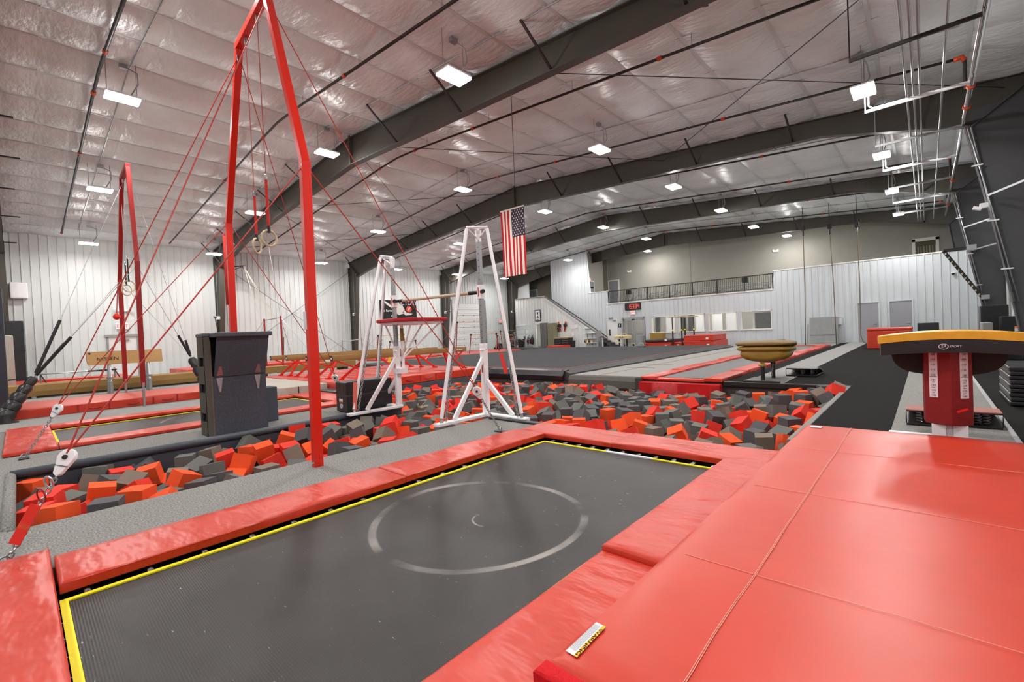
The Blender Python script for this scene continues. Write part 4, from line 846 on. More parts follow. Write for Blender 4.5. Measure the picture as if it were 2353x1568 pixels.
# ------------------------------------------------------------------ vault runway and vault table
mk('vault_runway', MB().box((-.35,6.2,.002), (.66,27.5,.02)), mat('runway_carpet', (142,141,138), .95, spec=.12, noise=(85,.3), bump=(160,.2,.01)), cat='runway', label='long light grey vault runway strip on black carpet')
mk('tape_line', MB().box((.655,6.2,.018), (.70,27.5,.026)), mat('silver_tape', (196,198,202), .3), cat='tape', label='shiny silver strip along the runway edge')
vx, vy_ = .14, 6.42
t = thing('vault_table', 'vault table with amber top and red numbered column', 'vault', (vx,vy_,0))
def table_layer(z0, z1, hw, y0, y1, crown, flare=.0):
    mb = MB(); n = 14; rows = 8; vs = []
    for j in range(rows+1):
        v = j/rows; y = y0+(y1-y0)*v; w_ = hw*(1-.32*v**1.6)
        if v < .12: w_ *= (.955+.045*v/.12)
        for i in range(n+1):
            u = i/n*2-1; vs.append((vx+u*w_, y, z1-crown*u*u-.10*max(0,v-.55)**1.5+.0*v))
    top_n = len(vs); vs += [(p[0], p[1], p[2]-(z1-z0)) for p in vs]
    W2 = n+1; fs = [(j*W2+i, j*W2+i+1, (j+1)*W2+i+1, (j+1)*W2+i) for j in range(rows) for i in range(n)]
    fs += [tuple(top_n+q for q in f[::-1]) for f in list(fs)]
    rim = list(range(W2))+[j*W2+n for j in range(1,rows+1)]+[rows*W2+i for i in range(n-1,-1,-1)]+[j*W2 for j in range(rows-1,0,-1)]
    fs += [(rim[k], top_n+rim[k], top_n+rim[(k+1)%len(rim)], rim[(k+1)%len(rim)]) for k in range(len(rim))]
    return mb.add(vs, fs)
mk('top_pad', table_layer(1.145, 1.222, .545, 6.12, 7.25, .035), YELT, t, bevel=.016, smooth='auto', seg=3)
mk('side_pad', table_layer(1.015, 1.14, .53, 6.125, 7.22, .03), BLKV, t, bevel=.014, smooth='auto', seg=3)
belly = [(vx+.44*(abs(math.cos(a))**.6)*(1 if math.cos(a) > 0 else -1), 0, 1.02-.26*abs(math.sin(a))**.75) for a in [math.pi+math.pi*k/20 for k in range(21)]]
mk('under_pad', MB().prism([(p[0], 6.5, p[2]) for p in belly], (0,.55,0)), mat('belly_black', (9,9,10), .6), t, bevel=.03, smooth='auto')
cpts = [(-.175,-.06),(0.02,-.155),(.175,-.06),(.19,.14),(-.19,.14)]
mk('column_cover', MB().prism([(vx+x,vy_+y,.27) for x, y in cpts], (0,0,.76)), mat('column_red', (126,8,12), .6, noise=(40,.12)), t, bevel=.008)
for s, (p, q) in ((0, (cpts[0], cpts[1])), (1, (cpts[1], cpts[2]))):
    a_, b_ = V((vx+p[0],vy_+p[1],0)), V((vx+q[0],vy_+q[1],0)); d = (b_-a_).normalized(); n_ = V((d.y,-d.x,0)); c0 = a_.lerp(b_, .36 if s == 0 else .62)+n_*.004; hw = .036
    sc_ = mk('height_scale', MB().poly([c0-d*hw+V((0,0,.545)), c0+d*hw+V((0,0,.545)), c0+d*hw+V((0,0,1.0)), c0-d*hw+V((0,0,1.0))]), PAPER, t)
    for k, s_ in enumerate(('100','105','110','115','120','125','130','135','140')): text('numeral', s_, .026, frame(c0+n_*.002+V((0,0,.985-.0525*k)), d, (0,0,1)), INK, sc_, .0003)
    for s_, zz in (('WOMEN',.757),('CM',.70),('MEN',.645),('CM',.592)): text('numeral', s_, .016, frame(c0+n_*.002+V((0,0,zz)), d, (0,0,1)), INK, sc_, .0003)
mk('release_lever', MB().bar((vx+.06,vy_-.17,.415), (vx+.135,vy_-.17,.455), .016, .02), REDD, t)
cw = mk('inner_column', MB().box((vx-.13,vy_-.08,.0), (vx-.02,vy_+.1,.3)).box((vx+.03,vy_-.08,0), (vx+.14,vy_+.1,.3)).box((vx-.02,vy_-.05,0), (vx+.03,vy_+.08,.29)), WHITE, t, bevel=.006)
mk('base_plate', MB().box((vx-.5,vy_-.3,.02), (vx+.5,vy_+.5,.05)), GALV, t)
lg = text('maker_lettering', 'SPORT', .026, frame((vx+.055,6.108,1.075), (1,0,0), (0,0,1)), PAPER, t, .0006, sx=1.1, shear=.2)
text('maker_initials', 'SA', .034, frame((vx-.028,6.108,1.075), (1,0,0), (0,0,1)), PAPER, t, .0006, shear=.2); mk('maker_ring', MB().torus((vx-.028,6.109,1.075), .034, .003, ax=(0,1,0), n=24, k=5, sx=.72), PAPER, t)
def springboard(x0, x1, y0, lab, topm, flip=1, rz=0):
    t = thing('springboard', lab, 'springboard', ((x0+x1)/2,y0+.5,.02)); y1 = y0+1.05
    mk('base_deck', MB().box((x0,y0,.02), (x1,y1,.05)), BLK, t, bevel=.006)
    ya, yb = (y0, y1) if flip > 0 else (y1, y0)
    pts = [(ya, .22), (ya+(yb-ya)*.35, .215), (ya+(yb-ya)*.7, .15), (yb, .05)]
    mk('top_deck', MB().prism([(x0,p[0],p[1]-.03) for p in pts]+[(x0,p[0],p[1]) for p in pts[::-1]], (x1-x0,0,0)), topm, t, bevel=.008)
    for k in range(3):
        for j in range(2): x = x0+.12+(x1-x0-.24)*k/2; y = ya+(yb-ya)*(.12+.16*j); mk('coil_spring', MB().tube([(x+.03*math.cos(q*.9), y+.03*math.sin(q*.9), .05+.135*q/28) for q in range(29)], .006, 4), GALV, t)
    mk('end_frame', MB().tube([(x0,ya,.05),(x0,ya,.2),(x1,ya,.2),(x1,ya,.05)], .008, 5), BLK, t); return t
PINK = mat('faded_red_carpet', (176,120,112), .9, noise=(40,.08))
springboard(-.22, .17, 7.5, 'black springboard with faded red deck left of the vault column', PINK); springboard(.23, .62, 7.62, 'black springboard with faded red deck right of the vault column', PINK)
# ------------------------------------------------------------------ old mustard vault and its lane
rug(-3.2, -2.38, 11.36, 31.3, mat('lane_carpet', (150,150,148), .95, spec=.12, noise=(85,.25)), .014)
vx2, vy2 = -2.82, 12.1
t = thing('vault_table', 'old mustard yellow vault table on two black legs', 'vault', (vx2,vy2,0))
def loaf(w0, z_lo, z_hi, yl0, yl1, taper, pw=3.2):
    mb = MB(); vs = []; n = 28; rows = 18
    for j in range(rows+1):
        v = j/rows; y = yl0+(yl1-yl0)*(.5-.5*math.cos(math.pi*v)); v2 = (y-yl0)/(yl1-yl0); e = max(.02, 1-abs(2*v2-1)**5)**(1/3); w_ = w0*(1-taper*v2**2)*(.55+.45*e); zl = z_lo(v2); zh = z_hi(v2); hh = (zh-zl)/2*(.25+.75*e)
        for i in range(n):
            a_ = 2*math.pi*i/n; cx_, sz_ = math.cos(a_), math.sin(a_); k = (abs(cx_)**pw+abs(sz_)**pw)**(1/pw)
            vs.append((vx2+w_*cx_/k, y, (zl+zh)/2+hh*sz_/k))
    fs = [(j*n+i, j*n+(i+1)%n, (j+1)*n+(i+1)%n, (j+1)*n+i) for j in range(rows) for i in range(n)]+[tuple(range(n))[::-1], tuple(range(rows*n, rows*n+n))]
    return mb.add(vs, fs)
mk('top_pad', loaf(.62, lambda v: .83-.02*v-.30*max(0,v-.55)**1.5, lambda v: .955-.01*v-.30*max(0,v-.5)**1.5, 11.5, 12.85, .25), TANW, t, smooth=True)
mk('body', loaf(.60, lambda v: .70-.06*v-.25*max(0,v-.6)**1.5, lambda v: .85-.02*v-.28*max(0,v-.55)**1.5, 11.53, 12.82, .25), MUST, t, smooth=True)
mk('belly', loaf(.54, lambda v: .44+.04*v, lambda v: .86-.03*v-.25*max(0,v-.6)**1.5, 11.58, 12.86, .30, 2.2), MUST, t, smooth=True)
mk('mount_plate', MB().box((vx2-.12,11.8,.44), (vx2+.15,12.3,.5)), BLK, t)
for i, (dx, dy) in enumerate(((-.06,-.28),(.04,.25))):
    x, y = vx2+dx, vy2+dy; lg = mk('leg', MB().tube([(x,y,0),(x,y,.42)], .045, 12), BLK, t); mk('inner_tube', MB().tube([(x,y,.4),(x,y,.6)], .034, 12), CHROME, lg); mk('height_collar', MB().tube([(x,y,.36),(x,y,.42)], .055, 12), YEL if i == 0 else BLK, lg)
mk('floor_plate', MB().box((vx2-.42,11.55,.012), (vx2+.4,12.5,.026)), CARPL, t, bevel=.005); mk('crank', MB().tube([(vx2-.15,11.8,.38),(vx2-.02,11.76,.35)], .012, 6), CHROME, t); mk('tie_chain', MB().chain((vx2+.06,12.3,.4), (vx2+.03,12.2,.06)), GALV, t)
springboard(-2.62, -1.98, 12.9, 'black springboard with pale deck behind the mustard vault', CARPL)
mk('start_plank', MB().box((-3.2,11.38,.014), (-2.45,11.5,.05)), BLK, cat='board', label='low black board at the pit edge under the mustard vault', bevel=.006)
# ------------------------------------------------------------------ tumble track, rod floor, spring floor
TX0, TX1, TY0, TY1 = -5.68, -3.6, 11.25, 27.6
t = thing('tumble_track', 'long tumbling trampoline strip with red side pads', 'trampoline', ((TX0+TX1)/2,TY0,0))
mk('jumping_bed', MB().box((TX0+.42,TY0+.35,.03), (TX1-.42,TY1-.3,.05)), mat('track_bed', (108,108,108), .7, noise=(3,.1)), t); mk('well', MB().box((TX0+.02,TY0,-.04), (TX1-.02,TY1,.02)), BLK, t)
n = 8
for side in (0, 1):
    for k in range(n):
        y0 = TY0-.05+(TY1-TY0)*k/n; y1 = TY0-.05+(TY1-TY0)*(k+1)/n-.01; x0, x1 = ((TX0,TX0+.42) if side == 0 else (TX1-.42,TX1))
        mk('side_pad', slab(x0, x1, y0, y1, .02, .10+.02*(k % 2), rnd=.03, wob=.014, step=.16, seed=60+k+side*20), REDW, t, smooth='auto')
mk('end_pad', slab(TX0+.43, TX1-.43, TY1-.35, TY1, .03, .09, seed=5), RED, t, smooth='auto'); mk('end_pad', slab(TX0+.42, TX1-.42, TY0-.03, TY0+.2, .0, .06, seed=6), RED, t, smooth='auto')
mk('front_pad', slab(TX0+.02, TX1-.02, 11.06, 11.24, -.75, -.03, rnd=.03, wob=.006, step=.1, seed=9), mat('front_pad_red', (190,20,24), .4, bump=(9,.6,.03,(2.5,1,.5))), t, smooth='auto')
mk('warning_label', MB().box((-4.6,11.05,-.5), (-4.2,11.058,-.36)), mat('pale_print', (214,150,150), .8), t)
t = thing('rod_floor_track', 'light grey carpeted rod floor strip with rolled front edge', 'floor strip', (-7,TY0,0))
mk('carpet_top', MB().box((-7.95,11.3,.0), (-5.78,28.2,.07)), mat('rod_carpet', (152,150,146), .95, spec=.12, noise=(85,.2)), t, bevel=.02)
mk('front_roll', MB().prism([(-7.95,11.32,.07),(-7.95,11.16,.05),(-7.95,11.08,-.05),(-7.95,11.08,-.24),(-7.95,11.16,-.34),(-7.95,11.32,-.36)], (2.17,0,0)), mat('roll_carpet', (96,94,90), .95, spec=.12, noise=(85,.25)), t, smooth='auto'); mk('centre_joint', MB().box((-7.05,11.34,.068), (-7.03,28.1,.074)), BLK, t)
for x0, x1 in ((-7.95,-7.7),): pass
for i, (y0, y1) in enumerate(((13.8,13.83),(15.2,15.23))): mk('tape_mark', MB().box((-7.5,y0,.068), (-6.5,y1,.075)), BLK, t)
mk('edge_block', MB().box((-5.78,11.08,-.5), (-5.62,11.36,.06)), PWD, t, bevel=.01)
SX0, SX1, SY0, SY1 = -21.4, -8.35, 11.55, 27.3
t = thing('spring_floor_platform', 'wide charcoal carpeted spring floor with thin red border line', 'spring floor', ((SX0+SX1)/2,SY0,0))
mk('carpet_top', MB().box((SX0,SY0,0), (SX1,SY1,.19)), CARPF, t, bevel=.03)
mk('front_skirt', MB().prism([(-11.55,SY0+.02,.2),(-11.55,11.32,.17),(-11.55,11.2,.02),(-11.55,11.24,-.12),(-11.55,11.34,-.12),(-11.55,SY0+.02,.1)], (3.3,0,0)), BLKV, t, smooth='auto')
mk('side_skirt', MB().prism([(SX1-.02,11.35,.2),(SX1+.32,11.3,.10),(SX1+.36,11.25,-.1),(SX1-.02,11.3,-.1)], (0,SY1-11.5,0)), mat('skirt_black', (46,46,48), .6, bump=(5,.5,.03,(1,4,1))), t)
mk('border_line', MB().box((-19,SY0+.28,.188), (SX1-.25,SY0+.31,.194)).box((SX1-.28,SY0+.3,.188), (SX1-.25,SY1-.3,.194)), mat('border_red', (210,90,70), .8), t)
for k in range(9): mk('carpet_joint', MB().box((SX0,SY0+1.6*k+1.2,.187), (SX1,SY0+1.6*k+1.206,.191)), mat('joint_charcoal', (58,58,60), .95), t)
# ------------------------------------------------------------------ ring frames
def along_y(a, b, ypix):
    lo, hi = 0.0, 1.0
    for _ in range(40):
        m_ = (lo+hi)/2
        if proj(V(a).lerp(V(b), m_))[1] > ypix: lo = m_
        else: hi = m_
    return V(a).lerp(V(b), lo)
def pulley(p, d, t, name='pulley', r=.064, th=.03):
    d = V(d).normalized(); side = d.cross(V((-.6,.75,.1))).normalized(); nrm = side.cross(d).normalized(); pts = []
    for k in range(17): a_ = math.pi*k/16; pts.append(V(p)+side*r*math.cos(a_)+d*r*math.sin(a_))
    pts += [V(p)-d*.12-side*.028, V(p)-d*.135, V(p)-d*.12+side*.028]
    o = mk(name, MB().prism([q-nrm*th/2 for q in pts], nrm*th), WHITE, t, bevel=.006); mk('pivot_bolt', MB().tube([V(p)-nrm*(th/2+.012), V(p)+nrm*(th/2+.012)], .018, 6), BLK, o)
    mk('cover_line', MB().bar(V(p)-d*.06-side*.048-nrm*(th/2+.001), V(p)-d*.06+side*.048-nrm*(th/2+.001), .012, .002), FG, o); return o
def ring_frame(yf, rb, rk, rt, lb, lk, lt, zk, zt, lab, w_, paint, light, bracket=False):
    cx = (rb+lb)/2; t = thing('ring_frame', lab, 'ring frame', (cx, yf(cx), 0))
    zb = .52 if bracket else 0.0
    for xb, xk, xt, z1, z2 in ((rb, rk, rt, zk[0], zt[0]), (lb, lk, lt, zk[1], zt[1])):
        y = yf(xb); lo = mk('post', MB().bar((xb,y,zb), (xk,yf(xk),z1), w_, w_*1.15, up=(0,1,0)), paint, t, bevel=.006)
        mk('leaning_post', MB().bar((xk,yf(xk),z1-.02), (xt,yf(xt),z2), w_*.92, w_*1.05, up=(0,1,0)), paint, t, bevel=.006)
        if bracket:
            br = mk('foot_bracket', MB().bar((xb,y,0), (xb,y,.6), w_*1.1, w_*.5, up=(0,1,0)), GALV, lo)
            for k in range(5): mk('bolt_hole', MB().tube([(xb-.0,y-w_*.3,.08+.1*k),(xb,y-w_*.26,.08+.1*k)], .012, 6), BLK, br)
        else: mk('foot_bolt', MB().tube([(xb+.02,y-.07,.05),(xb+.02,y-.055,.05)], .014, 8), CHROME, lo)
        if xb > cx or not bracket: mk('instruction_sheet', MB().box((xb-w_*.42,y-w_*.6-.004,1.55), (xb+w_*.42,y-w_*.6+.002,1.75)), PAPER, lo) if not bracket else None
    mk('crossbar', MB().bar((lt-.04,yf(lt),zt[1]+.03), (rt+.04,yf(rt),zt[0]+.03), w_*1.1, w_*1.1, up=(0,0,1)), paint, t, bevel=.006)
    return t, cx
def gym_ring(c, ztop, strap_z, t_, col, lab, rr=.105, yaw=.6, cable=CABLE, scale=1.0):
    t = thing('gym_ring', lab, 'ring', (c[0], c[1], c[2]-rr)); x, y, z = c
    mk('wooden_ring', MB().torus(c, rr*scale, .014*scale, ax=(math.cos(yaw),math.sin(yaw),0), n=28, k=8), WOOD, t, smooth=True)
    mk('grip_wrap', MB().tube([(x,y,z+rr*scale-.03),(x,y,z+rr*scale+.06)], [.026,.02], 8), BLK, t)
    mk('strap', MB().bar((x,y,z+rr*scale+.03), (x,y,strap_z), .036, .006, up=(.676,-.737,0)), col, t)
    mk('shackle', MB().torus((x,y,strap_z+.035), .03, .005, ax=(.6,.8,0), n=12, k=5, sx=1.5), CHROME, t)
    mk('cable', MB().tube([(x,y,strap_z+.06),(x,y,ztop-.1)], .005, 6), cable, t); mk('swivel', MB().tube([(x,y,ztop-.12),(x,y,ztop-.02)], .02, 8), GALV, t); return t
Y1 = 2.24
YR = lambda x: 1.85-.076*x
t, cx = ring_frame(YR, -5.12, -5.02, -6.02, -8.84, -8.68, -7.42, (3.40,3.50), (5.80,5.80), 'tall near red ring frame straddling the foam pit arm', .088, REDD, None)
RT, LT, RK, LK = V((-6.02,YR(-6.02),5.74)), V((-7.44,YR(-7.44),5.72)), V((-5.03,YR(-5.03),3.38)), V((-8.68,YR(-8.68),3.50))
def guy(p_pulley, targets, m, r=.0065): 
    for q in targets:
        d = (V(q)-V(p_pulley)).normalized(); sd = .02 if q is targets[0] else -.02
        mk('guy_cable', MB().tube([V(p_pulley)+V((0,0,.03)), q], r, 6), m, t)
        mk('shackle', MB().torus(V(q)-d*.05, .035, .007, ax=(.5,.8,0), n=12, k=5, sx=1.5), CHROME, t)
def anchor_set(A, aim, ypix, targets, m, strap=False):
    A = V(A); P_ = along_y(A, aim, ypix); d = (V(aim)-A).normalized()
    pu = pulley(P_, d, t); guy(P_, targets, m)
    off = V((.05,-.02,0)); mk('anchor_chain', MB().chain(A+d*.05, P_-d*.115, .046, .03, .0055), GALV, t)
    mk('floor_shackle', MB().torus(A+V((0,0,.03)), .035, .008, ax=(.8,.5,.2), n=12, k=5), GALV, t); mk('floor_slot', MB().box(A-V((.09,.05,0)), A+V((.09,.05,.014))), BLK, t)
    if strap:
        a_, b_ = A+d*.16+off*1.2, A+(P_-A)*.58+off*1.6; st_ = mk('tension_strap', MB().bar(a_, b_, .072, .006, up=(-.6,.75,.4)), REDD, t); mk('strap_ring', MB().torus(b_+d*.06, .03, .005, ax=(-.6,.75,.2), n=10, k=5, sx=1.8), REDK, st_)
        mk('snap_hook', MB().torus(b_+d*.15, .03, .007, ax=(-.6,.75,.2), n=10, k=5, sx=1.6), CHROME, st_); mk('strap_band', MB().bar(a_.lerp(b_,.38), a_.lerp(b_,.5), .074, .008, up=(-.6,.75,.4)), ORNG, st_)
    return P_
anchor_set((-4.58,-.12,0), (-5.35,Y1,4.5), 1052, [RT, RK], CABLE, True)
anchor_set((-9.1,.0,0), (-8.1,2.48,4.6), 939, [LT, LK], CABLE)
anchor_set((-4.53,4.62,0), (-5.35,Y1,4.5), 899, [RT, RK], CABLE)
anchor_set((-8.95,4.62,0), (-8.1,2.48,4.6), 868, [LT, LK], CABLE)
mk('knotted_cord', MB().tube([LK+V((.02,-.08,-.25)), LK+V((.03,-.09,-.7)), LK+V((.02,-.09,-1.4))], .02, 6), mat('cord_red', (214,60,50), .8), t, smooth=True)
mk('knotted_cord', MB().tube([LK+V((-.02,-.08,-.2)), LK+V((-.01,-.09,-.85))], .014, 6), MATS['cord_red'], t, smooth=True)
gym_ring((-7.05,YR(-7.05),2.82), 5.79, 3.53, None, REDD, 'wooden ring on a red strap, outer ring of the tall near frame', yaw=.75)
gym_ring((-6.46,YR(-6.46),2.82), 5.79, 3.60, None, REDD, 'wooden ring on a red strap, inner ring of the tall near frame', yaw=.25)
Y2 = 2.08
t, cx = ring_frame(lambda x: Y2, -14.4, -14.25, -14.75, -17.15, -17.05, -15.75, (3.6,3.48), (6.05,5.95), 'far red ring frame with black strapped rings by the side wall', .09, REDK, None, True)
RT, LT, RK, LK = V((-14.8,Y2,5.98)), V((-15.75,Y2,5.85)), V((-14.3,Y2,3.5)), V((-17.05,Y2,3.42))
gym_ring((-16.0,Y2,3.06), 5.95, 3.75, None, BLK, 'wooden ring on a black strap, outer ring of the far frame', rr=.15, yaw=.7, cable=GALV, scale=1.0)
gym_ring((-15.6,Y2,3.12), 5.98, 3.85, None, BLK, 'wooden ring on a black strap, inner ring of the far frame', rr=.15, yaw=.4, cable=GALV, scale=1.0)
SLV = mat('rubber_sleeve', (30,30,32), .7)
J1 = gx(78,868,-14.7); A1 = gx(-12,985,-14.4)
for q, f in ((LT,.26), (LK,.30), (RK,.34)):
    mk('guy_cable', MB().tube([J1, q], .007, 6), GALV, t); mk('cable_sleeve', MB().tube([J1.lerp(q,.02), J1.lerp(q,f)], .032, 8), SLV, t)
for k in range(6):
    a_, b_ = J1.lerp(A1, k/6), J1.lerp(A1, (k+.95)/6); mk('anchor_pad', MB().tube([a_, a_.lerp(b_,.3), b_], [.07+.018*k,.10+.018*k,.085+.018*k], 10), BLKV if k else BLK, t, smooth='auto')
J2 = gx(440,823,-14.6); A2 = gx(470,885,-14.4)
for q, f in ((RT,.10), (RK,.26), (LK,.0)):
    mk('guy_cable', MB().tube([J2, q], .006, 6), GALV, t)
    if f: mk('cable_sleeve', MB().tube([J2.lerp(q,.02), J2.lerp(q,f)], .03, 8), SLV, t)
for k in range(3): a_, b_ = J2.lerp(A2, k/3), J2.lerp(A2, (k+.95)/3); mk('anchor_pad', MB().tube([a_, a_.lerp(b_,.3), b_], [.07,.11,.09], 10), BLKV, t, smooth='auto')
c = gx(268,728,-16.9); mk('hanging_ball', MB().lathe([(.02,.09),(.07,.06),(.09,0),(.07,-.06),(.02,-.09)], c, 12), REDD, t, smooth=True); mk('hanging_cord', MB().tube([c, gx(270,655,-16.9)], .012, 5), CABLE, t)
# ------------------------------------------------------------------ high bar towers
def bar_tower(c, sx, lab, ztop, zbar):
    """c corner post; base arms run toward -Y and toward sx*X"""
    c = V(c); t = thing('bar_tower', lab, 'bar tower', c, 'high bar towers'); ay = c+V((.1*sx*0,-1.1,0)); ax = c+V((sx*.95,-.03,0))
    mk('base_arm', MB().bar(c+V((0,.06,.03)), ay+V((0,0,.03)), .13, .05), WHITE, t, bevel=.008); mk('base_arm', MB().bar(c+V((0,0,.03)), ax+V((0,0,.03)), .13, .05), WHITE, t, bevel=.008)
    mk('post', MB().bar(c+V((0,0,.02)), c+V((0,0,1.25)), .1, .1, up=(0,1,0)), WHITE, t, bevel=.008)
    ip = mk('inner_post', MB().bar(c+V((0,0,1.2)), c+V((0,0,ztop)), .07, .07, up=(0,1,0)), GALV, t, bevel=.006)
    for k in range(15): z = 1.35+k*.11; mk('adjustment_hole', MB().tube([c+V((.012,-.037,z)), c+V((.012,-.034,z))], .009, 8), BLK, ip)
    hy, hx = c+V((0,-.26,ztop+.02)), c+V((sx*.22,0,ztop+.02)); hc = c+V((0,0,ztop-.16))
    mk('head_frame', MB().tube([hy, c+V((0,0,ztop+.03)), hx], .022, 8).tube([hy, hx], .018, 8).tube([hy, hc], .014, 6).tube([hx, hc], .014, 6), WHITE, t, smooth=True)
    mk('head_cone', MB().lathe([(.045,-.2),(.05,-.12),(.06,0),(.02,.02)], c+V((0,0,ztop)), 10), WHITE, t, smooth='auto')
    l1 = mk('leg', MB().tube([hy+V((0,0,-.03)), ay+V((0,.12,.12))], .03, 10), WHITE, t, smooth='auto'); mk('leg_foot', MB().lathe([(.035,0),(.02,.05),(.025,.1)], ay+V((0,.12,.05)), 8), GALV, l1)
    l2 = mk('leg', MB().tube([hx+V((0,0,-.03)), ax+V((-.12*sx,0,.12))], .03, 10), WHITE, t, smooth='auto'); mk('leg_foot', MB().lathe([(.035,0),(.02,.05),(.025,.1)], ax+V((-.12*sx,0,.05)), 8), GALV, l2)
    mk('diagonal_brace', MB().bar(c+V((0,-.03,1.0)), c+V((0,-.72,.06)), .05, .07), WHITE, t, bevel=.005); mk('diagonal_brace', MB().bar(c+V((sx*.03,0,.62)), c+V((sx*.62,0,.06)), .05, .07), WHITE, t, bevel=.005)
    for q, e in ((hy, ay+V((0,.2,.06))), (hx, ax+V((-sx*.2,0,.06)))):
        mk('tension_cable', MB().tube([q+V((0,0,-.14)), q.lerp(e,.55)], .006, 6), GALV, t); mk('head_chain', MB().chain(q+V((0,0,.0)), q+V((0,0,-.16)), .05, .03, .006), GALV, t); mk('tension_chain', MB().chain(q.lerp(e,.55), e, .06, .036, .0065), GALV, t)
    mk('slider', MB().bar(c+V((0,0,zbar-.14)), c+V((0,0,zbar+.1)), .10, .10, up=(0,1,0)), WHITE, t, bevel=.008); mk('knob', MB().tube([c+V((.05,-.03,zbar-.02)), c+V((.13,-.07,zbar-.02))], .035, 10), BLK, t)
    mk('slider_mark', MB().box(c+V((-.02,-.054,zbar-.1)), c+V((.0,-.051,zbar+.06))), REDD, t); mk('maker_mark', MB().box(c+V((-.012,-.053,.75)), c+V((.008,-.0505,.92))), REDD, t); mk('lock_pin', MB().tube([c+V((0,-.07,1.15)), c+V((.14,-.07,1.15))], .012, 6), CHROME, t)
    return t
TB, TA = V((-5.62,5.40,0)), V((-7.93,5.18,0))
tb = bar_tower(TB, 1, 'white high bar tower on the pit corner nearest the near trampoline', 3.18, 2.15); ta = bar_tower(TA, -1, 'white high bar tower beside the black block and platform', 3.02, 2.17)
t = tb; mk('tension_strap', MB().bar(gy(1151,812,5.41), gy(1163,858,5.41), .06, .012, up=(.6,-.7,0)), REDD, tb); mk('tension_strap', MB().bar(TA+V((.0,-.93,.62)), TA+V((.02,-.98,.1)), .07, .014, up=(.7,-.7,0)), mat('faded_strap', (222,110,96), .8), ta)
t = thing('high_bar', 'pale padded high bar between the two white towers', 'high bar', TA.lerp(TB,.5)+V((0,0,2.1)))
a_, b_ = TA+V((.05,0,2.15)), TB+V((-.05,0,2.13)); mk('bar', MB().tube([a_.lerp(b_,.08), a_.lerp(b_,.92)], .028, 12), mat('bar_pad', (196,176,156), .7), t, smooth=True)
for p, q in ((0,.1), (.9,1)): mk('end_fitting', MB().tube([a_.lerp(b_,p), a_.lerp(b_,q)], [.028,.036] if p == 0 else [.036,.028], 10), BLK, t, smooth='auto')
pc_ = V((-7.72,5.42,1.72)); t = thing('spotting_platform', 'red topped spotting platform on white struts clamped to a bar tower', 'platform', pc_)
pl = [(-.55,-.35),(-.35,-.58),(.3,-.58),(.55,-.3),(.55,.5),(-.55,.5)]
mk('deck_pad', MB().prism([(pc_.x+x,pc_.y+y,1.72) for x, y in pl], (0,0,.07)), mat('platform_red', (176,14,30), .5, bump=(30,.4,.01)), t, bevel=.015); mk('deck_frame', MB().prism([(pc_.x+x*.88,pc_.y+y*.88,1.675) for x, y in pl], (0,0,.045)), WHITE, t)
for dx, dy in ((-.4,-.35),(.42,-.3),(.45,.38),(-.2,.42)): mk('strut', MB().tube([TA+V((.05,.06,.95)), pc_+V((dx,dy,-.03))], .018, 8), WHITE, t)
mk('support_post', MB().tube([TA+V((.1,.08,.7)), TA+V((.1,.08,1.68))], .03, 10), WHITE, t); mk('brass_sleeve', MB().tube([TA+V((.1,.08,1.35)), TA+V((.1,.08,1.6))], .036, 10), MUST, t); mk('clamp', MB().box(TA+V((-.06,-.06,.7)), TA+V((.16,.14,.8))), WHITE, t)
# ------------------------------------------------------------------ grey carpeted block tower
bx0, bx1, by0, by1, bh = -8.66, -8.27, 1.95, 2.82, 1.56
t = thing('block_tower', 'tall charcoal carpeted box with side slots and hinged flap', 'block', ((bx0+bx1)/2,(by0+by1)/2,0))
zs_ = [0, .22, .36, .68, .82, 1.10, 1.24, bh]; mb = MB(); w_ = .03
for i in range(7):
    if i in (1, 3, 5): mb.box((bx0,by0,zs_[i]), (bx0+.05,by0+w_,zs_[i+1])).box((bx1-.05,by0,zs_[i]), (bx1,by0+w_,zs_[i+1]))
    else: mb.box((bx0,by0,zs_[i]), (bx1,by0+w_,zs_[i+1]))
mk('slotted_end', mb, CARPD, t)
for z0, z1 in ((.22,.36),(.68,.82),(1.10,1.24)): mk('slot_dark_panel', MB().box((bx0+.04,by0+.07,z0-.03), (bx1-.04,by0+.09,z1+.03)), BLK, t)  # black panels behind the cut slots, painted shade for the hollow inside
mk('rear_panel', MB().box((bx0,by0+w_,0), (bx0+w_,by1,bh)), CARPN, t); mk('far_end', MB().box((bx0+w_,by1-w_,0), (bx1,by1,bh)), CARPN, t)
mk('front_panel', MB().box((bx1-w_,by0+w_,0), (bx1,by1-w_,.94)), CARPN, t); mk('corner_post', MB().box((bx1-w_,by0,0), (bx1+.004,by0+w_+.05,bh)), CARPD, t)
mk('plywood_edge', MB().box((bx1-.012,by0+w_+.05,.0), (bx1+.003,by0+w_+.062,1.5)), mat('plywood', (120,100,66), .8), t)
mk('hinged_flap', MB().prism([(bx1-.01,by0+.12,.93),(bx1+.02,by0+.12,.93),(bx1+.27,by0+.12,1.555),(bx1+.24,by0+.12,1.555)], (0,by1-by0-.13,0)), CARPN, t)
mk('lid', MB().box((bx0-.01,by0-.01,bh), (bx1+.0,by1+.01,bh+.06)).box((bx1,by0+.08,bh-.01), (bx1+.34,by1+.02,bh+.06)), EDGE, t, bevel=.015)
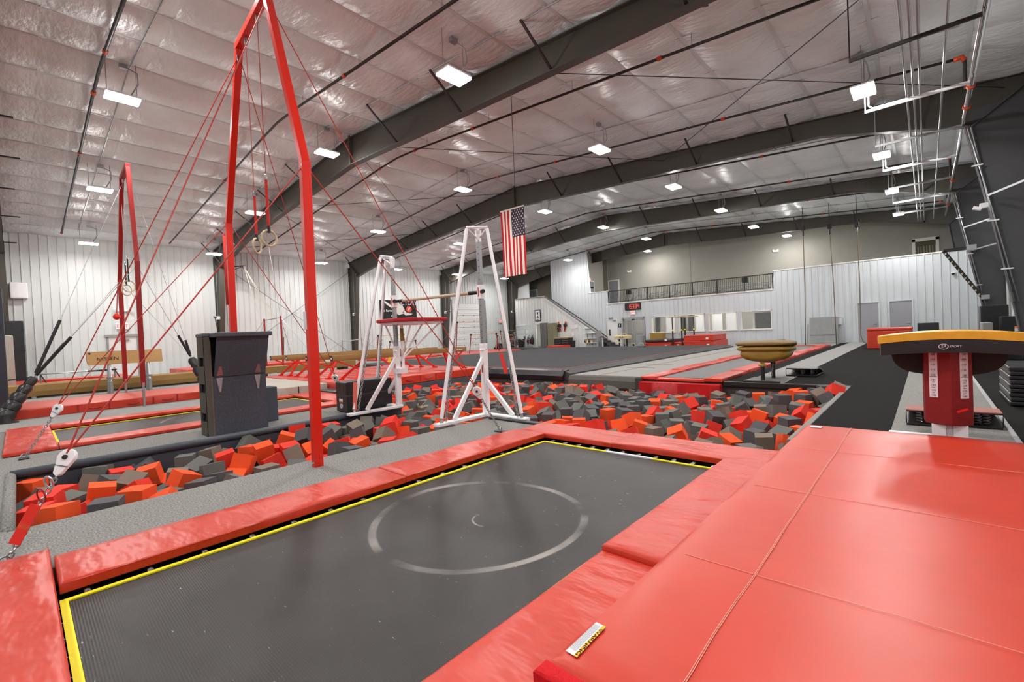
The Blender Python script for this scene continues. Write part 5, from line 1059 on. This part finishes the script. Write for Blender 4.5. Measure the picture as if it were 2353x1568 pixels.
for y in (by0+.19, by1-.13):
    h = mk('hinge', MB().prism([(bx1+.006,y-.045,.91),(bx1+.006,y+.045,.91),(bx1+.006,y+.012,.68),(bx1+.006,y-.012,.68)], (.004,0,0)), GALV, t)
    mk('hinge_leaf', MB().prism([(bx1+.028,y-.045,.95),(bx1+.028,y+.045,.95),(bx1+.085,y+.015,1.09),(bx1+.085,y-.015,1.09)], (.004,0,-.002)), GALV, h); mk('hinge_pin', MB().tube([(bx1+.012,y-.07,.945),(bx1+.012,y+.07,.945)], .012, 8), CHROME, h)
    for z in (.72,.79,.87): mk('screw', MB().tube([(bx1+.01,y,z),(bx1+.014,y,z)], .008, 8), CHROME, h)
# big black block
t = thing('foam_block', 'big black vinyl foam block with printed end label beside the white tower', 'block', (-8.48,4.85,0))
mk('body', MB().box((-8.72,4.26,.01), (-8.28,5.26,.6)), [BLKV], t, bevel=.02); mk('end_cover', MB().box((-8.715,4.25,.02), (-8.285,4.27,.59)), BRNV, t, bevel=.01)
mk('seam_piping', MB().box((-8.725,4.245,.325), (-8.275,5.265,.338)), FG, t); lb_ = mk('label_panel', MB().box((-8.58,4.243,.20), (-8.44,4.246,.27)), PAPER, t); mk('label_stripe', MB().box((-8.58,4.242,.20), (-8.44,4.245,.22)), ORLAB, lb_)
mk('round_print', MB().torus((-8.5,4.244,.13), .055, .005, ax=(0,1,0), n=20, k=4, sx=.8), PAPER, t); mk('maker_print', MB().box((-8.545,4.242,.135), (-8.46,4.245,.16)), PAPER, t); mk('maker_print', MB().box((-8.53,4.242,.10), (-8.465,4.245,.127)), PAPER, t)
# ------------------------------------------------------------------ mats around the beams
def mat_thing(x0, x1, y0, y1, z0, z1, m, lab, name='landing_mat', wob=.006, handles=(), seams=(), group=None, sm=None):
    t = thing(name, lab, 'mat', ((x0+x1)/2,(y0+y1)/2,z0), group); mk('mat_body', slab(x0, x1, y0, y1, z0, z1, rnd=.04, wob=wob, step=.25, seed=int(abs(x0*7+y0*3))), m, t, smooth='auto')
    for (ax_, v) in handles:
        if ax_ == 'x1': mk('handle_loop', MB().tube([(x1+.004,v-.12,(z0+z1)/2-.02),(x1+.02,v,(z0+z1)/2-.04),(x1+.004,v+.12,(z0+z1)/2-.02)], .012, 5), REDK, t)
    for (ax_, v) in seams:
        if ax_ == 'x1': mk('velcro_seam', MB().box((x1-.01,v-.015,z0+.01), (x1+.006,v+.015,z1-.02)), REDK if m is RED or m is REDW else BLK, t)
        if ax_ == 'top': mk('fold_line', MB().box((x0+.04,v-.008,z1-.008), (x1-.03,v+.008,z1+.006)), REDK, t)
    return t
mat_thing(-17.6, -11.62, 5.95, 11.1, .02, .26, RED, 'wide red mat under the high balance beams', seams=[('x1',7.5),('x1',8.4),('x1',9.0),('top',6.9),('top',7.8),('top',8.7),('top',9.6)], handles=[('x1',8.0),('x1',8.7)])
mat_thing(-17.4, -12.6, 4.6, 5.9, .02, .24, BEIGE, 'beige folded mat in front of the wide red mat', seams=[('x1',5.1),('x1',5.65)])
mat_thing(-12.4, -10.6, 5.55, 5.92, .015, .10, BLKV, 'thin black mat behind the second trampoline')
mk('carpet_cube', MB().box((-9.2,2.9,0), (-8.85,3.2,.62)), CARPN, bevel=.01, cat='block', label='small charcoal carpeted block just behind the tall block tower')
mat_thing(-17.0, -14.65, -3.0, 4.5, .02, .22, RED, 'long red mat at the far ring frame feet', seams=[('x1',.9),('x1',1.45),('x1',2.3),('x1',2.8)], handles=[('x1',1.2),('x1',1.9),('x1',2.6)])
mat_thing(-28.5, -24.7, 5.2, 11.5, .02, .42, RED, 'red mat with plain front near the side wall past the vaulting horse')
# open red box pit
t = thing('pit_box', 'square red padded pit frame near the side door', 'mat', (-25.5,1.2,0))
for x0, x1, y0, y1 in ((-27.5,-26.6,-.5,3.2), (-24.4,-23.6,-.5,3.2), (-26.6,-24.4,-.5,.3), (-26.6,-24.4,2.4,3.2)): mk('pad', slab(x0, x1, y0, y1, .02, .38, rnd=.05, seed=int(x0*3+y0)), REDW, t, smooth='auto')
# ------------------------------------------------------------------ balance beams
def beam(X, y0, y1, zt, lab, logo=None):
    t = thing('balance_beam_apparatus', lab, 'balance beam', (X,(y0+y1)/2,.26), 'high balance beams')
    prof = [(-.05,zt),(.05,zt),(.065,zt-.06),(.065,zt-.11),(.05,zt-.165),(-.05,zt-.165),(-.065,zt-.11),(-.065,zt-.06)]
    b = mk('beam_body', MB().prism([(X+x,y0,z) for x, z in prof], (0,y1-y0,0)), TAN, t, bevel=.006)
    ec = mk('end_cap', MB().prism([(X+x*.95,y0-.012,zt-.0825+(z-zt+.0825)*.95) for x, z in prof], (0,.012,0)), BLK, b); mk('cap_mark', MB().lathe([(.03,0),(.03,.003)], (0,0,0), 14), PAPER, b) if False else mk('cap_mark', MB().tube([(X,y0-.012,zt-.08),(X,y0-.016,zt-.08)], .032, 14), PAPER, b)
    if logo: mk('logo_ring', MB().torus((X+.067,y1-.55,zt-.085), .035, .008, ax=(1,0,0), n=16, k=4), PAPER, b); mk('logo_bar', MB().box((X+.064,y1-.5,zt-.1), (X+.07,y1-.2,zt-.08)), PAPER, b)
    for ys, s in ((y0+1.0,-1), (y1-1.0,1)):
        for e in (-1, 1):
            a_, f_ = V((X,ys,zt-.16)), V((X+e*.42,ys+s*.55,.27)); lg_ = mk('leg', MB().bar(a_, f_, .05, .07), REDD, t, bevel=.006)
            mk('foot', MB().box(f_-V((.07,.07,.015)), f_+V((.07,.07,.03))), REDD, lg_)
            if e == 1: mk('brace', MB().bar(a_.lerp(f_,.5), V((X,ys+s*.85,zt-.16)), .035, .045), REDD, lg_)
    return t
for i, (X, lab) in enumerate(((-12.35,'brown suede balance beam nearest the pit with round white logo'), (-14.0,'brown suede balance beam second from the pit'), (-15.5,'brown suede balance beam third from the pit'), (-16.9,'brown suede balance beam furthest from the pit'))):
    beam(X, 5.95, 10.95, 1.0, lab, logo=(i == 0))
for k in range(5):
    X = -22.4+.27*k; zz = .02
    t = thing('low_beam_apparatus', 'brown suede low beam in the row behind the vaulting horse', 'low beam', (X,3,0), 'row of low beams')
    mk('beam_body', MB().prism([(X-.10,-.4,.08),(X+.10,-.4,.08),(X+.115,-.4,.24),(X+.08,-.4,.44),(X-.08,-.4,.44),(X-.115,-.4,.24)], (0,6.4,0)), TAN, t, bevel=.01)
    for y in (.3,2.7,5.2): mk('foot', MB().box((X-.12,y-.05,.01), (X+.12,y+.05,.08)), GALV if y < 1 else BLK, t)
for k in range(3):
    X = -20.6+.25*k; t = thing('low_beam_apparatus', 'brown suede low beam stored behind the high beams', 'low beam', (X,8.5,0), 'stored low beams'); mk('beam_body', MB().box((X-.11,6.3,.2), (X+.11,10.8,.48)), TAN, t, bevel=.02); mk('foot', MB().box((X-.1,6.7,.02), (X+.1,6.9,.2)).box((X-.1,10.2,.02), (X+.1,10.4,.2)), BLK, t)
# ------------------------------------------------------------------ vaulting horse (far left)
XH = -20.2; a_, b_ = gx(197,812,XH), gx(371,828,XH); y0, y1 = a_.y, b_.y; z0, z1 = .80, 1.24
z1 = gx(280,806,XH).z; z0 = gx(280,836,XH).z
t = thing('vaulting_horse', 'tan leather vaulting horse on chrome legs behind the far ring frame', 'vaulting horse', (XH,(y0+y1)/2,0))
bd = mk('body', MB().prism([(XH-.17,y0+.04,z0),(XH+.17,y0+.04,z0),(XH+.19,y0,(z0+z1)/2),(XH+.17,y0+.02,z1),(XH-.17,y0+.02,z1),(XH-.19,y0,(z0+z1)/2)], (0,y1-y0-.03,0)), TANL, t, bevel=.035, smooth='auto', seg=3)
text('maker_lettering', 'NISSEN', .15, frame((XH+.193,y0+(y1-y0)*.26,(z0+z1)/2-.03), (0,1,0), (0,0,1)), INK, bd, .001, sx=1.15)
mk('end_bolt', MB().tube([(XH+.15,y0+.07,z1-.06),(XH+.19,y0+.07,z1-.06)], .03, 10), INK, bd)
for f in (.28, .80):
    for s in (-.22, .22):
        y = y0+(y1-y0)*f; lg_ = mk('leg', MB().tube([(XH+s*.4,y,z0),(XH+s,y,.35)], .04, 10), CHROME, t); mk('lower_leg', MB().tube([(XH+s,y,.42),(XH+s*1.05,y,.0)], .055, 10), GALV, lg_); mk('collar', MB().tube([(XH+s,y,.5),(XH+s,y,.56)], .07, 8), GALV, lg_)
    mk('cross_foot', MB().box((XH-.35,y0+(y1-y0)*f-.05,0), (XH+.35,y0+(y1-y0)*f+.05,.03)), GALV, t)
# low steel bar
Xs = -23.2; a_, b_ = gx(82,861,Xs), gx(268,849,Xs)
t = thing('low_bar', 'low steel practice bar on stands in front of the red pit frame', 'bar', (Xs,(a_.y+b_.y)/2,0)); mk('rail', MB().tube([a_, b_], .022, 8), CHROME, t); mk('grip_sleeve', MB().tube([a_.lerp(b_,.62), b_], .034, 8), BLK, t)
for p in (a_.lerp(b_,.05), a_.lerp(b_,.97)):
    mk('stand', MB().tube([(p.x,p.y,0),(p.x,p.y,p.z+.1)], .028, 8), GALV, t); mk('stand_brace', MB().tube([(p.x,p.y,p.z),(p.x+.35,p.y+.3,.02)], .02, 6), BLK, t)
# wall pads, roll by the first column
t = thing('column_pad', 'dark vertical pad strapped to the first column', 'pad', gx(41,900,-29.6)); q = gx(41,880,-29.3); mk('pad_body', MB().box((-29.6,q.y-.28,.3), (-29.2,q.y+.28,gx(41,738,-29.3).z)), BLKV, t, bevel=.03); mk('strap', MB().box((-29.61,q.y-.29,1.6), (-29.19,q.y+.29,1.66)), BLK, t)
t = thing('rolled_mat', 'pale rolled mat standing by the dark column pad', 'mat', gx(22,930,-24)); q = gx(20,925,-24); mk('roll', MB().lathe([(.30,0),(.31,.02),(.31,2.1),(.28,2.13)], (q.x,q.y-.1,.02), 18), BEIGE, t, smooth='auto'); mk('strap', MB().lathe([(.316,0),(.316,.05)], (q.x,q.y-.1,.55), 18), BLK, t)
q = gx(4,940,-15.8); t = thing('padded_post', 'dark navy padded post at the foot of the black guy pads', 'pad', (q.x,q.y-.15,0)); mk('pad_body', MB().box((q.x-.2,q.y-.45,.0), (q.x+.2,q.y+.12,3.0)), mat('navy_vinyl', (44,48,60), .5), t, bevel=.03); mk('base', MB().box((q.x-.25,q.y-.5,0), (q.x+.25,q.y+.16,.05)), BLK, t)
for i, (x, y) in enumerate(((12,975),(43,965))):
    q = gz(x, y, 0); t = thing('floor_anchor', 'small black rubber floor anchor by the long red mat', 'anchor', q, 'rubber floor anchors'); mk('base', MB().box(q-V((.14,.2,0)), q+V((.14,.2,.03))), BLK, t, bevel=.01); mk('cone', MB().lathe([(.1,0),(.07,.14),(.07,.17)], q+V((0,0,.02)), 12), BLK, t, smooth='auto')
# ------------------------------------------------------------------ flag
FY = 16.05; f0 = gy(1150,490,FY); fx0, fx1 = f0.x-.02, gy(1204,478,FY).x; fz1 = gy(1150,490,FY).z+.02; fz1b = gy(1204,474,FY).z; fz0 = gy(1180,634,FY).z
t = thing('flag', 'american flag hung vertically from the girder', 'flag', ((fx0+fx1)/2,FY,fz0))
def fpt(u, v):      # u across 0..1, v down 0..1
    z = (fz1+(fz1b-fz1)*u)*(1-v)+fz0*v; x = fx0+(fx1-fx0)*(u*(.94+.06*(1-v))+.06*v*.6)
    return V((x, FY+.05*math.sin(u*13+v*2)*(.3+.7*v), z))
def fpatch(us, vs, off=0.0):
    mb = MB(); W2 = len(us); pts = [fpt(u, v)+V((0,-off,0)) for v in vs for u in us]
    return mb.add(pts, [(j*W2+i, j*W2+i+1, (j+1)*W2+i+1, (j+1)*W2+i) for j in range(len(vs)-1) for i in range(W2-1)])
CV = .42
for k in range(13):
    u0, u1 = k/13, (k+1)/13; v0 = CV if u0 >= 6/13-1e-6 else 0
    mk('stripe', fpatch([u0+(u1-u0)*i/3 for i in range(4)], [v0+(1-v0)*j/16 for j in range(17)]), FLAGR if k % 2 == 0 else FLAGW, t, smooth=True)
cn = mk('canton', fpatch([6/13+7/13*i/12 for i in range(13)], [CV*j/8 for j in range(9)]), NAVY, t, smooth=True)
sm_ = MB()
for r in range(11):
    for c in range(9):
        if (r+c) % 2: continue
        u = 6/13+7/13*(c+.8)/9.6; v = CV*(r+.8)/11.6; p = fpt(u, v)+V((0,-.012,0)); a = .045
        pts = [p+V((a*(1 if q % 2 == 0 else .42)*math.sin(math.pi*q/5), 0, a*(1 if q % 2 == 0 else .42)*math.cos(math.pi*q/5))) for q in range(10)]
        sm_.poly(pts)
mk('stars', sm_, FLAGW, cn, kind='stuff')
mk('header_band', MB().bar(fpt(0,0)+V((0,0,.03)), fpt(1,0)+V((0,0,.03)), .02, .07), FLAGW, t)
# ------------------------------------------------------------------ climbing ropes
for i, (xt, yt, xb, yb) in enumerate(((1845,530,1851,797),(1906,526,1922,793),(1969,522,1978,772))):
    Yr = 29.2 if i < 2 else 28.0; a_ = gy(xt, yt, Yr); b_ = gy(xb, yb, Yr); a_ = V((a_.x, Yr, bot(a_.x)-.0 if False else a_.z)); x = a_.x
    t = thing('climbing_rope', ['climbing rope nearest the last far window','climbing rope falling in front of the folded grey mat','climbing rope falling in front of the grey doors'][i], 'rope', (b_.x,Yr,b_.z), 'climbing ropes')
    m_ = a_.lerp(b_, .5)+V((.03,0,0)); end = [b_] if i < 2 else [b_, b_+V((.1,0,-.25)), b_+V((.55,-.1,-.5))]
    if i == 2: end[-1].z = .06; end[-2].z = .16
    mk('rope', MB().tube([a_, m_]+end, .021, 8), ROPE, t, smooth=True); mk('girder_clamp', MB().box(a_-V((.09,.09,.0)), a_+V((.09,.09,.25))), BLK, t, bevel=.01); mk('swivel', MB().tube([a_+V((0,0,-.3)), a_], .04, 8), BLK, t)
    mk('hanger_rod', MB().tube([a_+V((0,0,.2)), V((a_.x,Yr,ceil(a_.x)-.06))], .015, 6), BLK, t)
# ------------------------------------------------------------------ peg climbing board by the far right column
p0, p1, p2 = gy(2168,577,24.2), gy(2222,570,24.2), gy(2256,682,24.2)
t = thing('peg_board', 'black slanted climbing ladder with wooden pegs on the slate column', 'peg board', (p2.x,24.2,p2.z))
mk('top_arm', MB().bar(p0, p1, .09, .12), BLK, t, bevel=.01); mk('slanted_rail', MB().bar(p0, p2, .09, .11), BLK, t, bevel=.01); mk('wall_plate', MB().box(p1-V((.02,.06,.1)), p1+V((.25,.3,.1))), GALV, t); mk('wall_plate', MB().box(p2-V((.02,.06,.1)), p2+V((.2,.3,.06))), GALV, t)
for k in range(11): q = p0.lerp(p2, .06+.088*k); mk('peg', MB().tube([q, q+V((-.02,-.16,-.05))], .026, 8), WOOD, t)
q = gx(2258,474,1.0); t = thing('emergency_light', 'white twin emergency lamp on the slate column', 'emergency light', q, 'emergency lights'); q = gy(2258,474,16.0); t.location = q; ORI[t.name] = q; mk('case', MB().box(q-V((.05,.05,.05)), q+V((.1,.12,.07))), WHITE, t, bevel=.01); mk('lamp_head', MB().obox(Matrix.Translation(q+V((-.1,-.08,-.05)))@Matrix.Rotation(.4,4,'Y'), .16,.12,.08), WHITE, t, bevel=.01)
q = V((-6.15,7.2,ceil(-6.15)-.42)); q = gy(1183,60,7.4); t = thing('emergency_light', 'white twin emergency lamp under the ceiling beside the first girder', 'emergency light', q, 'emergency lights'); mk('case', MB().box(q-V((.14,.05,.05)), q+V((.14,.05,.06))), WHITE, t, bevel=.01); mk('mount', MB().tube([q, V((q.x,q.y,ceil(q.x)-.05))], .02, 6), GALV, t)
for s in (-.12,.12): mk('lamp_head', MB().tube([q+V((s,0,-.04)), q+V((s*1.2,-.06,-.12))], .05, 10), WHITE, t)
# ------------------------------------------------------------------ far right: blocks, mats
def block(x0, x1, y0, y1, z0, z1, m, lab, name='foam_block', bev=.02, trim=None):
    t = thing(name, lab, 'block', ((x0+x1)/2,(y0+y1)/2,z0)); mk('body', MB().box((x0,y0,z0), (x1,y1,z1)), m, t, bevel=bev); mk('seam', MB().box((x0-.004,y0-.004,(z0+z1)/2-.006), (x1+.004,y1+.004,(z0+z1)/2+.006)), trim or FG, t); return t
Yk = 19.5
def atb(x0, y0, x1, y1, Y): a, b = gy(x0, y0, Y), gy(x1, y1, Y); return min(a.x,b.x), max(a.x,b.x), min(a.z,b.z), max(a.z,b.z)
x0, x1, z0, z1 = atb(2254,760,2318,700,Yk); block(x0, x1, Yk, Yk+.7, .02, z1, BLKV, 'tall black foam block against the right wall')
x0, x1, z0, z1 = atb(2285,760,2348,726,Yk-1); t = block(x0+.13, x1, Yk-1, Yk-.4, .02, z1, BLKV, 'black foam block with printed white and orange label'); lx = (x0+x1)/2+.32
mk('label_panel', MB().box((lx-.2,Yk-1.008,z1-.42), (lx+.16,Yk-1.002,z1-.34)), PAPER, t); mk('label_stripe', MB().box((lx-.2,Yk-1.008,z1-.34), (lx+.16,Yk-1.002,z1-.28)), ORLAB, t); mk('label_print', MB().box((lx-.12,Yk-1.008,z1-.18), (lx-.05,Yk-1.002,z1-.145)), PAPER, t); mk('label_print', MB().box((lx-.03,Yk-1.008,z1-.175), (lx+.07,Yk-1.002,z1-.14)), PAPER, t); mk('label_print', MB().box((lx-.15,Yk-1.008,z1-.245), (lx+.12,Yk-1.002,z1-.2)), PAPER, t)
x0, x1, z0, z1 = atb(2257,765,2280,741,Yk-1.2); block(x0, x1, Yk-1.3, Yk-.5, .02, z1, mat('grey_vinyl', (140,140,140), .5), 'small grey foam block in front of the tall black block')
x0, x1, z0, z1 = atb(2318,855,2372,800,9.6)
for k in range(9): mk('panel_mat', MB().box((x0+.01*(k % 2),9.6,.03+k*.062), (x0+.75,10.9,.085+k*.062)), BLKV, bevel=.012, cat='mat', label='thin black panel mat in the stack right of the vault', group='stack of black panel mats')
x0, x1, z0, z1 = atb(1993,795,2096,752,24.8); t = thing('red_trapezoid', 'long red vinyl block in front of the grey doors', 'block', ((x0+x1)/2,25,0)); mk('body', MB().box((x0,24.8,.02), (x1,26.0,z1-.12)), RED, t, bevel=.03); mk('top_pad', MB().box((x0-.01,24.79,z1-.12), (x1+.01,26.01,z1)), RED, t, bevel=.04)
q = gy(2133,756,27.0); block(q.x-.35, q.x+.35, 27.0, 27.6, .02, gy(2133,742,27.0).z, BLKV, 'low black cube near the far wall by the slate column')
a_, b_ = gy(1861,790,31.0), gy(1925,748,31.0); t = thing('folded_mat', 'grey folded mat leaning on the far wall', 'mat', ((a_.x+b_.x)/2,31.0,0)); mk('panel', MB().prism([(a_.x,30.85,.02),(a_.x,30.92,.02),(a_.x,31.25,1.5),(a_.x,31.18,1.5)], (b_.x-a_.x,0,0)), mat('grey_canvas', (138,140,140), .8, noise=(4,.06)), t, bevel=.01); mk('fold_line', MB().box((a_.x,30.93,.5), (b_.x,30.95,.515)), CARPL, t)
# crash mats near the windows
def crash(x0p, x1p, yb, Y, d, z0, z1, m, lab, trim=None):
    a, b = gy(x0p, yb, Y), gy(x1p, yb, Y); t = thing('crash_mat', lab, 'mat', ((a.x+b.x)/2,Y,z0)); mk('mat_body', MB().box((a.x,Y,z0), (b.x,Y+d,z1)), m, t, bevel=.04, seg=3); mk('piping', MB().box((a.x-.006,Y-.006,z1-.06), (b.x+.006,Y+d+.006,z1-.045)), trim or REDK, t); mk('tag', MB().box((b.x-.4,Y-.008,z0+.08), (b.x-.25,Y-.002,z0+.2)), PAPER, t); return t
crash(1482,1542,800,27.9,2.4,.02,.36,RED,'red crash mat under the thin black mat by the parallel bars'); crash(1482,1542,795,27.9,2.4,.37,.55,BLKV,'thin black mat lying on the red crash mat')
crash(1571,1640,795,27.9,2.6,.02,.40,RED,'lower red crash mat of the pair beside the parallel bars'); crash(1571.5,1638,790,27.95,2.5,.41,.76,RED,'upper red crash mat of the pair beside the parallel bars')
crash(1545,1570,797,28.3,1.8,.02,.33,RED,'narrow red mat between the parallel bar posts')
q = gy(1510,787,30.6); block(q.x-.5, q.x+.5, 30.5, 31.0, .02, .95, MUST, 'mustard box against the wall below the first far window')
mk('rolled_edge', MB().tube([(-8.0,27.9,.16),(-6.2,30.4,.16)], .14, 10), BLKV, cat='mat roll', label='black roll lying beside the crash mat pair', smooth='auto')
mk('rolled_edge', MB().tube([gz(1446,800,.12), gz(1481,801,.12)], .13, 10), BLKV, cat='mat roll', label='black roll lying by the pommel horse', smooth='auto')
# pommel horse
Yp = 27.6; a_, b_ = gy(1413,777,Yp), gy(1449,769,Yp); x0, x1 = a_.x, b_.x; z0, z1 = gy(1430,780,Yp).z, gy(1430,771,Yp).z
t = thing('pommel_horse', 'cream pommel horse with two handles on black legs', 'pommel horse', ((x0+x1)/2,Yp,0)); bd = mk('body', MB().box((x0,Yp-.18,z0), (x1,Yp+.18,z1)), mat('cream_leather', (214,196,150), .6), t, bevel=.06, seg=3); text('maker_lettering', 'AAI', .2, frame(((x0+x1)/2,Yp-.185,(z0+z1)/2), (1,0,0), (0,0,1)), INK, bd, .001, sx=1.3, shear=.25)
for f in (.36,.64): x = x0+(x1-x0)*f; mk('handle', MB().tube([(x-.13,Yp,z1-.02),(x-.11,Yp,z1+.1),(x,Yp,z1+.13),(x+.11,Yp,z1+.1),(x+.13,Yp,z1-.02)], .02, 8), WOOD, t, smooth=True)
for f in (.28,.75): x = x0+(x1-x0)*f; lg_ = mk('leg', MB().tube([(x,Yp,.0),(x,Yp,z0)], .05, 10), BLK, t); mk('collar', MB().tube([(x,Yp,.42),(x,Yp,.5)], .06, 10), YEL if f < .5 else BLK, lg_); mk('foot', MB().box((x-.1,Yp-.3,0), (x+.1,Yp+.3,.03)), BLK, lg_)
q = gz(1464,800,.05); t = thing('mushroom_trainer', 'low pommel trainer with two pale handles on a black mat', 'trainer', q)
mk('base', MB().box(q-V((.75,.3,.03)), q+V((.75,.3,.12))), BLKV, t, bevel=.03)
for s in (-.3,.3): mk('handle', MB().tube([q+V((s-.18,0,.1)), q+V((s-.14,0,.28)), q+V((s,0,.33)), q+V((s+.14,0,.28)), q+V((s+.18,0,.1))], .025, 8), WOOD, t, smooth=True)
# parallel bars
Yb = 28.0; pts = [gy(1547,798,Yb), gy(1568,797,Yb)]; t = thing('parallel_bars', 'wooden parallel bars on four black posts by the crash mats', 'parallel bars', ((pts[0].x+pts[1].x)/2,29,0)); zb_ = gy(1547,729,Yb).z
for x in (pts[0].x, pts[1].x):
    for y in (Yb, Yb+2.0):
        po = mk('post', MB().tube([(x,y,0),(x,y,1.15)], .045, 10), BLK, t); mk('inner_tube', MB().tube([(x,y,1.1),(x,y,zb_-.05)], .032, 8), BLK, po); mk('collar', MB().tube([(x,y,1.08),(x,y,1.16)], .055, 8), YEL, po); mk('saddle', MB().tube([(x,y,zb_-.06),(x+.06,y,zb_-.01)], .03, 8), CHROME, po)
    mk('rail', MB().tube([(x,Yb-.7,zb_),(x,Yb+2.8,zb_)], .026, 8), WOOD, t, smooth=True)
for y in (Yb, Yb+2.0): mk('base_rail', MB().box((pts[0].x-.2,y-.06,.0), (pts[1].x+.2,y+.06,.06)), BLK, t)
# ------------------------------------------------------------------ bars along the side wall
BROWN = mat('brown_red_paint', (130,48,40), .45)
def uneven(xc, yc, lab, zl=1.55, zh=2.35, m=BROWN, sep=1.4, wd=2.2):
    t = thing('uneven_bars', lab, 'uneven bars', (xc,yc,0), 'uneven bars by the side wall')
    for x, z in ((xc-sep/2, zh), (xc+sep/2, zl)):
        for s in (-1, 1):
            y = yc+s*wd/2; po = mk('upright', MB().tube([(x,y+s*.25,0),(x,y,z)], .035, 8), m, t); mk('inner_tube', MB().tube([(x,y+s*.1,z*.6),(x,y,z+.05)], .026, 8), GALV, po); mk('head', MB().box((x-.05,y-.05,z-.06), (x+.05,y+.05,z+.06)), BLK, po)
            mk('guy_cable', MB().tube([(x,y,z),(x+(-1.6 if x < xc else 1.6),y+s*1.2,.03)], .008, 5), GALV, t)
        mk('bar', MB().tube([(x,yc-wd/2,z),(x,yc+wd/2,z)], .022, 8), mat('fibre_bar', (196,170,130), .6), t)
    for s in (-1, 1): mk('base_rail', MB().box((xc-sep/2,yc+s*(wd/2+.25)-.04,0), (xc+sep/2,yc+s*(wd/2+.25)+.04,.05)), m, t)
    return t
uneven(-26.8, 17.6, 'low brown uneven bars behind the high balance beams', 1.2, 1.65, wd=2.0); uneven(-24.0, 22.5, 'tall brown uneven bars in front of the overhead door', 1.42, 2.35, wd=2.5)
uneven(-25.4, 26.2, 'grey and red low uneven bars nearest the stair wall', 1.25, 1.6, mat('grey_red_paint', (150,90,84), .45), wd=1.8)
for i, (x0, x1, y0, y1) in enumerate(((-28.6,-25.0,15.6,19.6),(-26.2,-21.9,20.0,24.4),(-27.2,-23.6,24.7,26.7))): mat_thing(x0, x1, y0, y1, .02, .14, RED, ['red mat under the low bars behind the high beams','red mat under the tall bars at the overhead door','red mat under the low bars nearest the stair wall'][i])
mat_thing(-25.2, -21.8, 26.8, 29.4, .02, .2, BLKV, 'black mat near the stair wall equipment rack')
mat_thing(-21.6, -20.6, 27.5, 29.2, .02, .3, RED, 'small red mat by the large black trash can')
# small red high bar and small steel bar
for i, (xa, ya, xb, yb, zb_, m, lab) in enumerate(((607,737,645,730,-1,REDK,'narrow red single bar standing before the side wall'), (786,785,831,780,-1,GALV,'small steel single bar before the side wall column'))):
    Xn = (-24.0,-26.5)[i]; a_, b_ = gx(xa, ya, Xn), gx(xb, yb, Xn); t = thing('single_bar', lab, 'bar', (Xn,(a_.y+b_.y)/2,0)); mk('bar', MB().tube([a_, b_], .02, 8), GALV, t)
    for p in (a_, b_): mk('upright', MB().tube([(p.x,p.y,0),(p.x,p.y,p.z+.08)], .045 if i == 0 else .035, 8), m, t)
    for p, s in ((a_,-1),(b_,1)):
        for q in (-1,1): mk('guy_cable', MB().tube([p, (p.x+q*1.8,p.y+s*1.3,.03)], .01, 5), GALV, t)
# stall bar straps: loops hanging near the red bar
for i, (x, y0, y1) in enumerate(((652,775,828),(880-130,790,825))):
    Xn = -24.3; a_, b_ = gx(x, y0, Xn), gx(x, y1, Xn); t = thing('strap_ring', 'pale ring on a hanging strap near the narrow red bar', 'ring', b_, 'strap rings'); mk('strap', MB().tube([a_, b_+V((0,0,.12))], .02, 6), BLK if i == 0 else ROPEW, t); mk('ring', MB().torus(b_, .12, .022, ax=(1,.2,0), n=18, k=6), ROPEW, t, smooth=True)
    mk('support_line', MB().tube([a_, V((a_.x,a_.y-.6,ceil(a_.x)-.12))], .008, 5), GALV, t)
# sports gear on the floor near the bars
for i, (x, y, m, lab) in enumerate(((1010,806,BLK,'black air blower by the overhead door'), (990,828,YLAB,'yellow caution cone by the bars') )):
    q = V(((-27.4,28.2,0),(-20.9,13.2,0))[i]); t = thing(('air_blower','caution_cone')[i], lab, ('blower','cone')[i], q); 
    if i == 0: mk('housing', MB().tube([q+V((-.2,0,.3)), q+V((.2,0,.3))], .28, 16), BLK, t, bevel=.03); mk('outlet', MB().box(q+V((-.15,-.5,.02)), q+V((.15,-.1,.25))), BLK, t); mk('handle', MB().torus(q+V((0,0,.55)), .12, .02, ax=(1,0,0), n=12, k=5), YLAB, t)
    else: mk('cone_body', MB().lathe([(.16,0),(.15,.03),(.06,.4),(.04,.62)], q, 12), YLAB, t, smooth='auto'); mk('cone_base', MB().box(q-V((.18,.18,0)), q+V((.18,.18,.03))), YLAB, t)
mk('roof_hook_beam', MB().bar((-14,8.0,7.3),(-14,8.0,7.31),.01,.01), PIPE) if False else None
# ------------------------------------------------------------------ spotting ropes hung from the first inner column
q = V((-28.9,8.3,5.75)); t = thing('spotting_rig', 'steel bracket with cream spotting ropes on the column by the red ring posts', 'rope rig', q)
mk('bracket_arm', MB().bar((-29.4,8.05,5.9), (-28.3,8.9,5.9), .05, .06).bar((-29.4,8.05,5.5), (-28.5,8.75,5.85), .03, .03), BLK, t)
for i, (x, y, X) in enumerate(((640,742,-25.0), (634,748,-25.2), (600,740,-25.6))): mk('rope', MB().tube([V((-28.35,8.85,5.85)), gx(x, y, X)], .014, 6), ROPEW, t)
for s_ in (-.06,.06): mk('pulley_wheel', MB().tube([(-28.35+s_-.02,8.85,5.82),(-28.35+s_+.02,8.85,5.82)], .07, 12), GALV, t)
